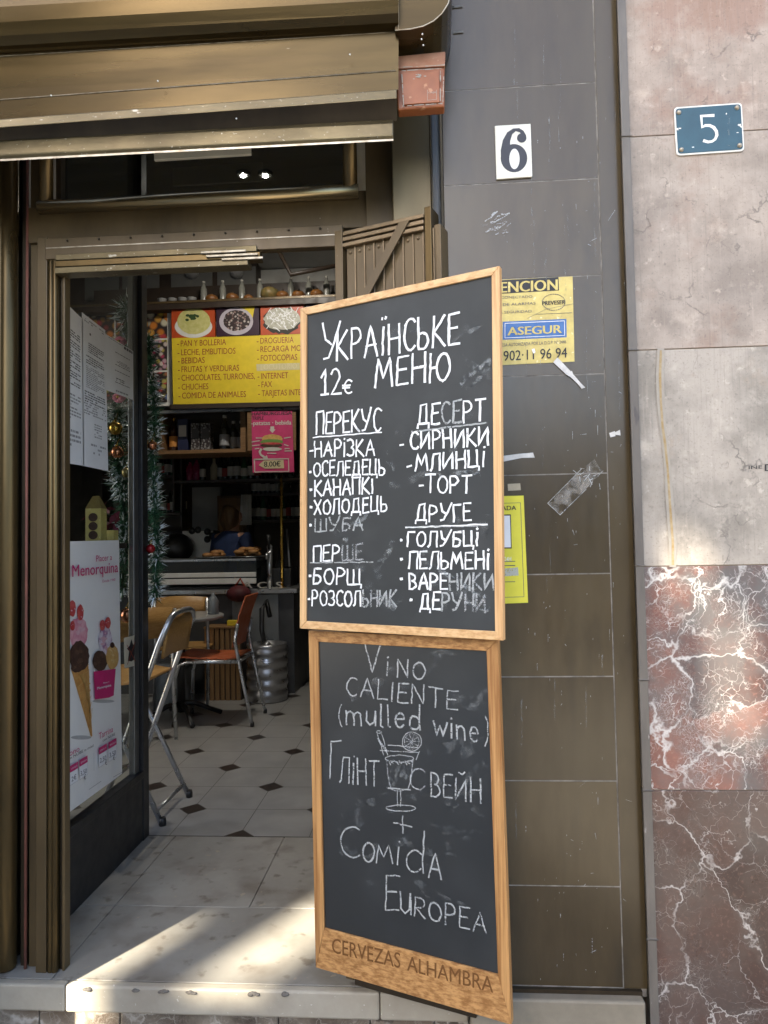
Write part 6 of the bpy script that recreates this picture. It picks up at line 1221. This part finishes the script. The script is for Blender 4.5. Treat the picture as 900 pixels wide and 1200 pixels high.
# two lit downlights in the ceiling, seen through the transom
LAMP = D.materials.new('lit_lamp'); LAMP.use_nodes = True; b_ = LAMP.node_tree.nodes['Principled BSDF']; b_.inputs['Base Color'].default_value = (.8, .8, .8, 1); b_.inputs['Emission Color'].default_value = (1, .93, .82, 1); b_.inputs['Emission Strength'].default_value = 1000
for px_, lb in [(285, 'left one of two small lit ceiling lamps seen through the transom glass'), (311, 'right one of two small lit ceiling lamps seen through the transom glass')]:
    p = pz(px_, 205, 3.735); t = thing('ceiling_lamp', lb, 'lamp', (p.x, p.y, 3.75))
    m = MB(); m.lathe([(.042, 3.728), (.05, 3.735), (.05, 3.7495)], (p.x, p.y, 0), ALU, 20); m.build('housing', t)
    m = MB(); m.lathe([(.017, 3.7262), (.017, 3.7275)], (p.x, p.y, 0), LAMP, 16); m.build('lit_disc', t)

# ================================================================ ACROSS THE STREET (lights, shades and mirrors the facade)
OY = -8.0; dxs, dzs = SUN.x/SUN.y*(OY-2), SUN.z/-SUN.y*-(OY-2)
OCHW = mat('ochre_render', (.42, .33, .22), (.35, .27, .18), 3, (.8, .9), bump=.2, bscale=20); SHUT = flat('green_shutter', (.05, .10, .07))
t = thing('unseen_building', 'unseen ochre building front added across the street, slotted to shape the sun patches', 'building', (-8, OY-2, -.17))
def wall_with_holes(mb, x0, x1, z0, z1, y0, y1, holes, mt):
    xs = sorted({x0, x1} | {h[0] for h in holes} | {h[1] for h in holes}); zs = sorted({z0, z1} | {h[2] for h in holes} | {h[3] for h in holes})
    for xa, xb in zip(xs, xs[1:]):
        run = None
        for za, zb in zip(zs, zs[1:]):
            solid = not any(h[0] <= (xa+xb)/2 <= h[1] and h[2] <= (za+zb)/2 <= h[3] for h in holes)
            if solid: run = (run[0], zb) if run else (za, zb)
            if run and (not solid or zb == z1): mb.box(xa, xb, y0, y1, run[0], run[1], mt); run = None
SUN_SLOTS = []  # added wall blocks the sun; slots shape its patches on step and slabs
for a, b, c, d in [(-1.30, -1.0, -.5, .26), (-.77, -.53, .02, .42), (.66, .735, 1.02, 1.24), (.76, .845, .68, 1.04)]: SUN_SLOTS.append((a+dxs, b+dxs, c+dzs, d+dzs))
m = MB(); wall_with_holes(m, -12.0, -4.72, -.2, 11, OY-.06, OY, SUN_SLOTS, OCHW); m.box(-12, -4.72, OY-6, OY-.2, -.2, 5.6, OCHW); m.build('wall', t)
for i in range(4):
    for z in (1.0, 3.6): m = MB(); m.box(-11.2+i*2, -10.1+i*2, OY+.002, OY+.05, z, z+1.5, SHUT); m.build('shutter', t)
m = MB(); m.box(-12.1, -4.66, OY-.3, OY+.15, 11, 11.2, OCHW); m.build('cornice', t)
t = thing('unseen_building', 'low pale house further right across the street', 'building', (6, OY-2, -.17))
m = MB(); m.box(-4.5, 18, OY-7, OY-.1, -.2, 2.9, mat('pale_render', (.52, .46, .38), (.45, .4, .33), 3, (.8, .9))); m.build('wall', t)
for i in range(8): m = MB(); m.box(-2.6+i*2.4, -1.5+i*2.4, OY-.098, OY-.05, 0.9, 2.3, SHUT); m.build('shutter', t)
m = MB(); m.box(-4.5, 18.2, OY-7.2, OY+.1, 2.9, 3.05, OCHW); m.build('cornice', t)
t = thing('blocker', 'stone pilaster added unseen left of the shutter guide to shade the doorstep', 'blocker', (-1.9, 1.8, -.17)); m = MB(); m.box(-2.3, -1.385, 1.47, 2.2, -.3, 2.45, ST3); m.build('shaft', t, bevel=.006)  # added out of view to cut a hard shadow edge on the doorstep
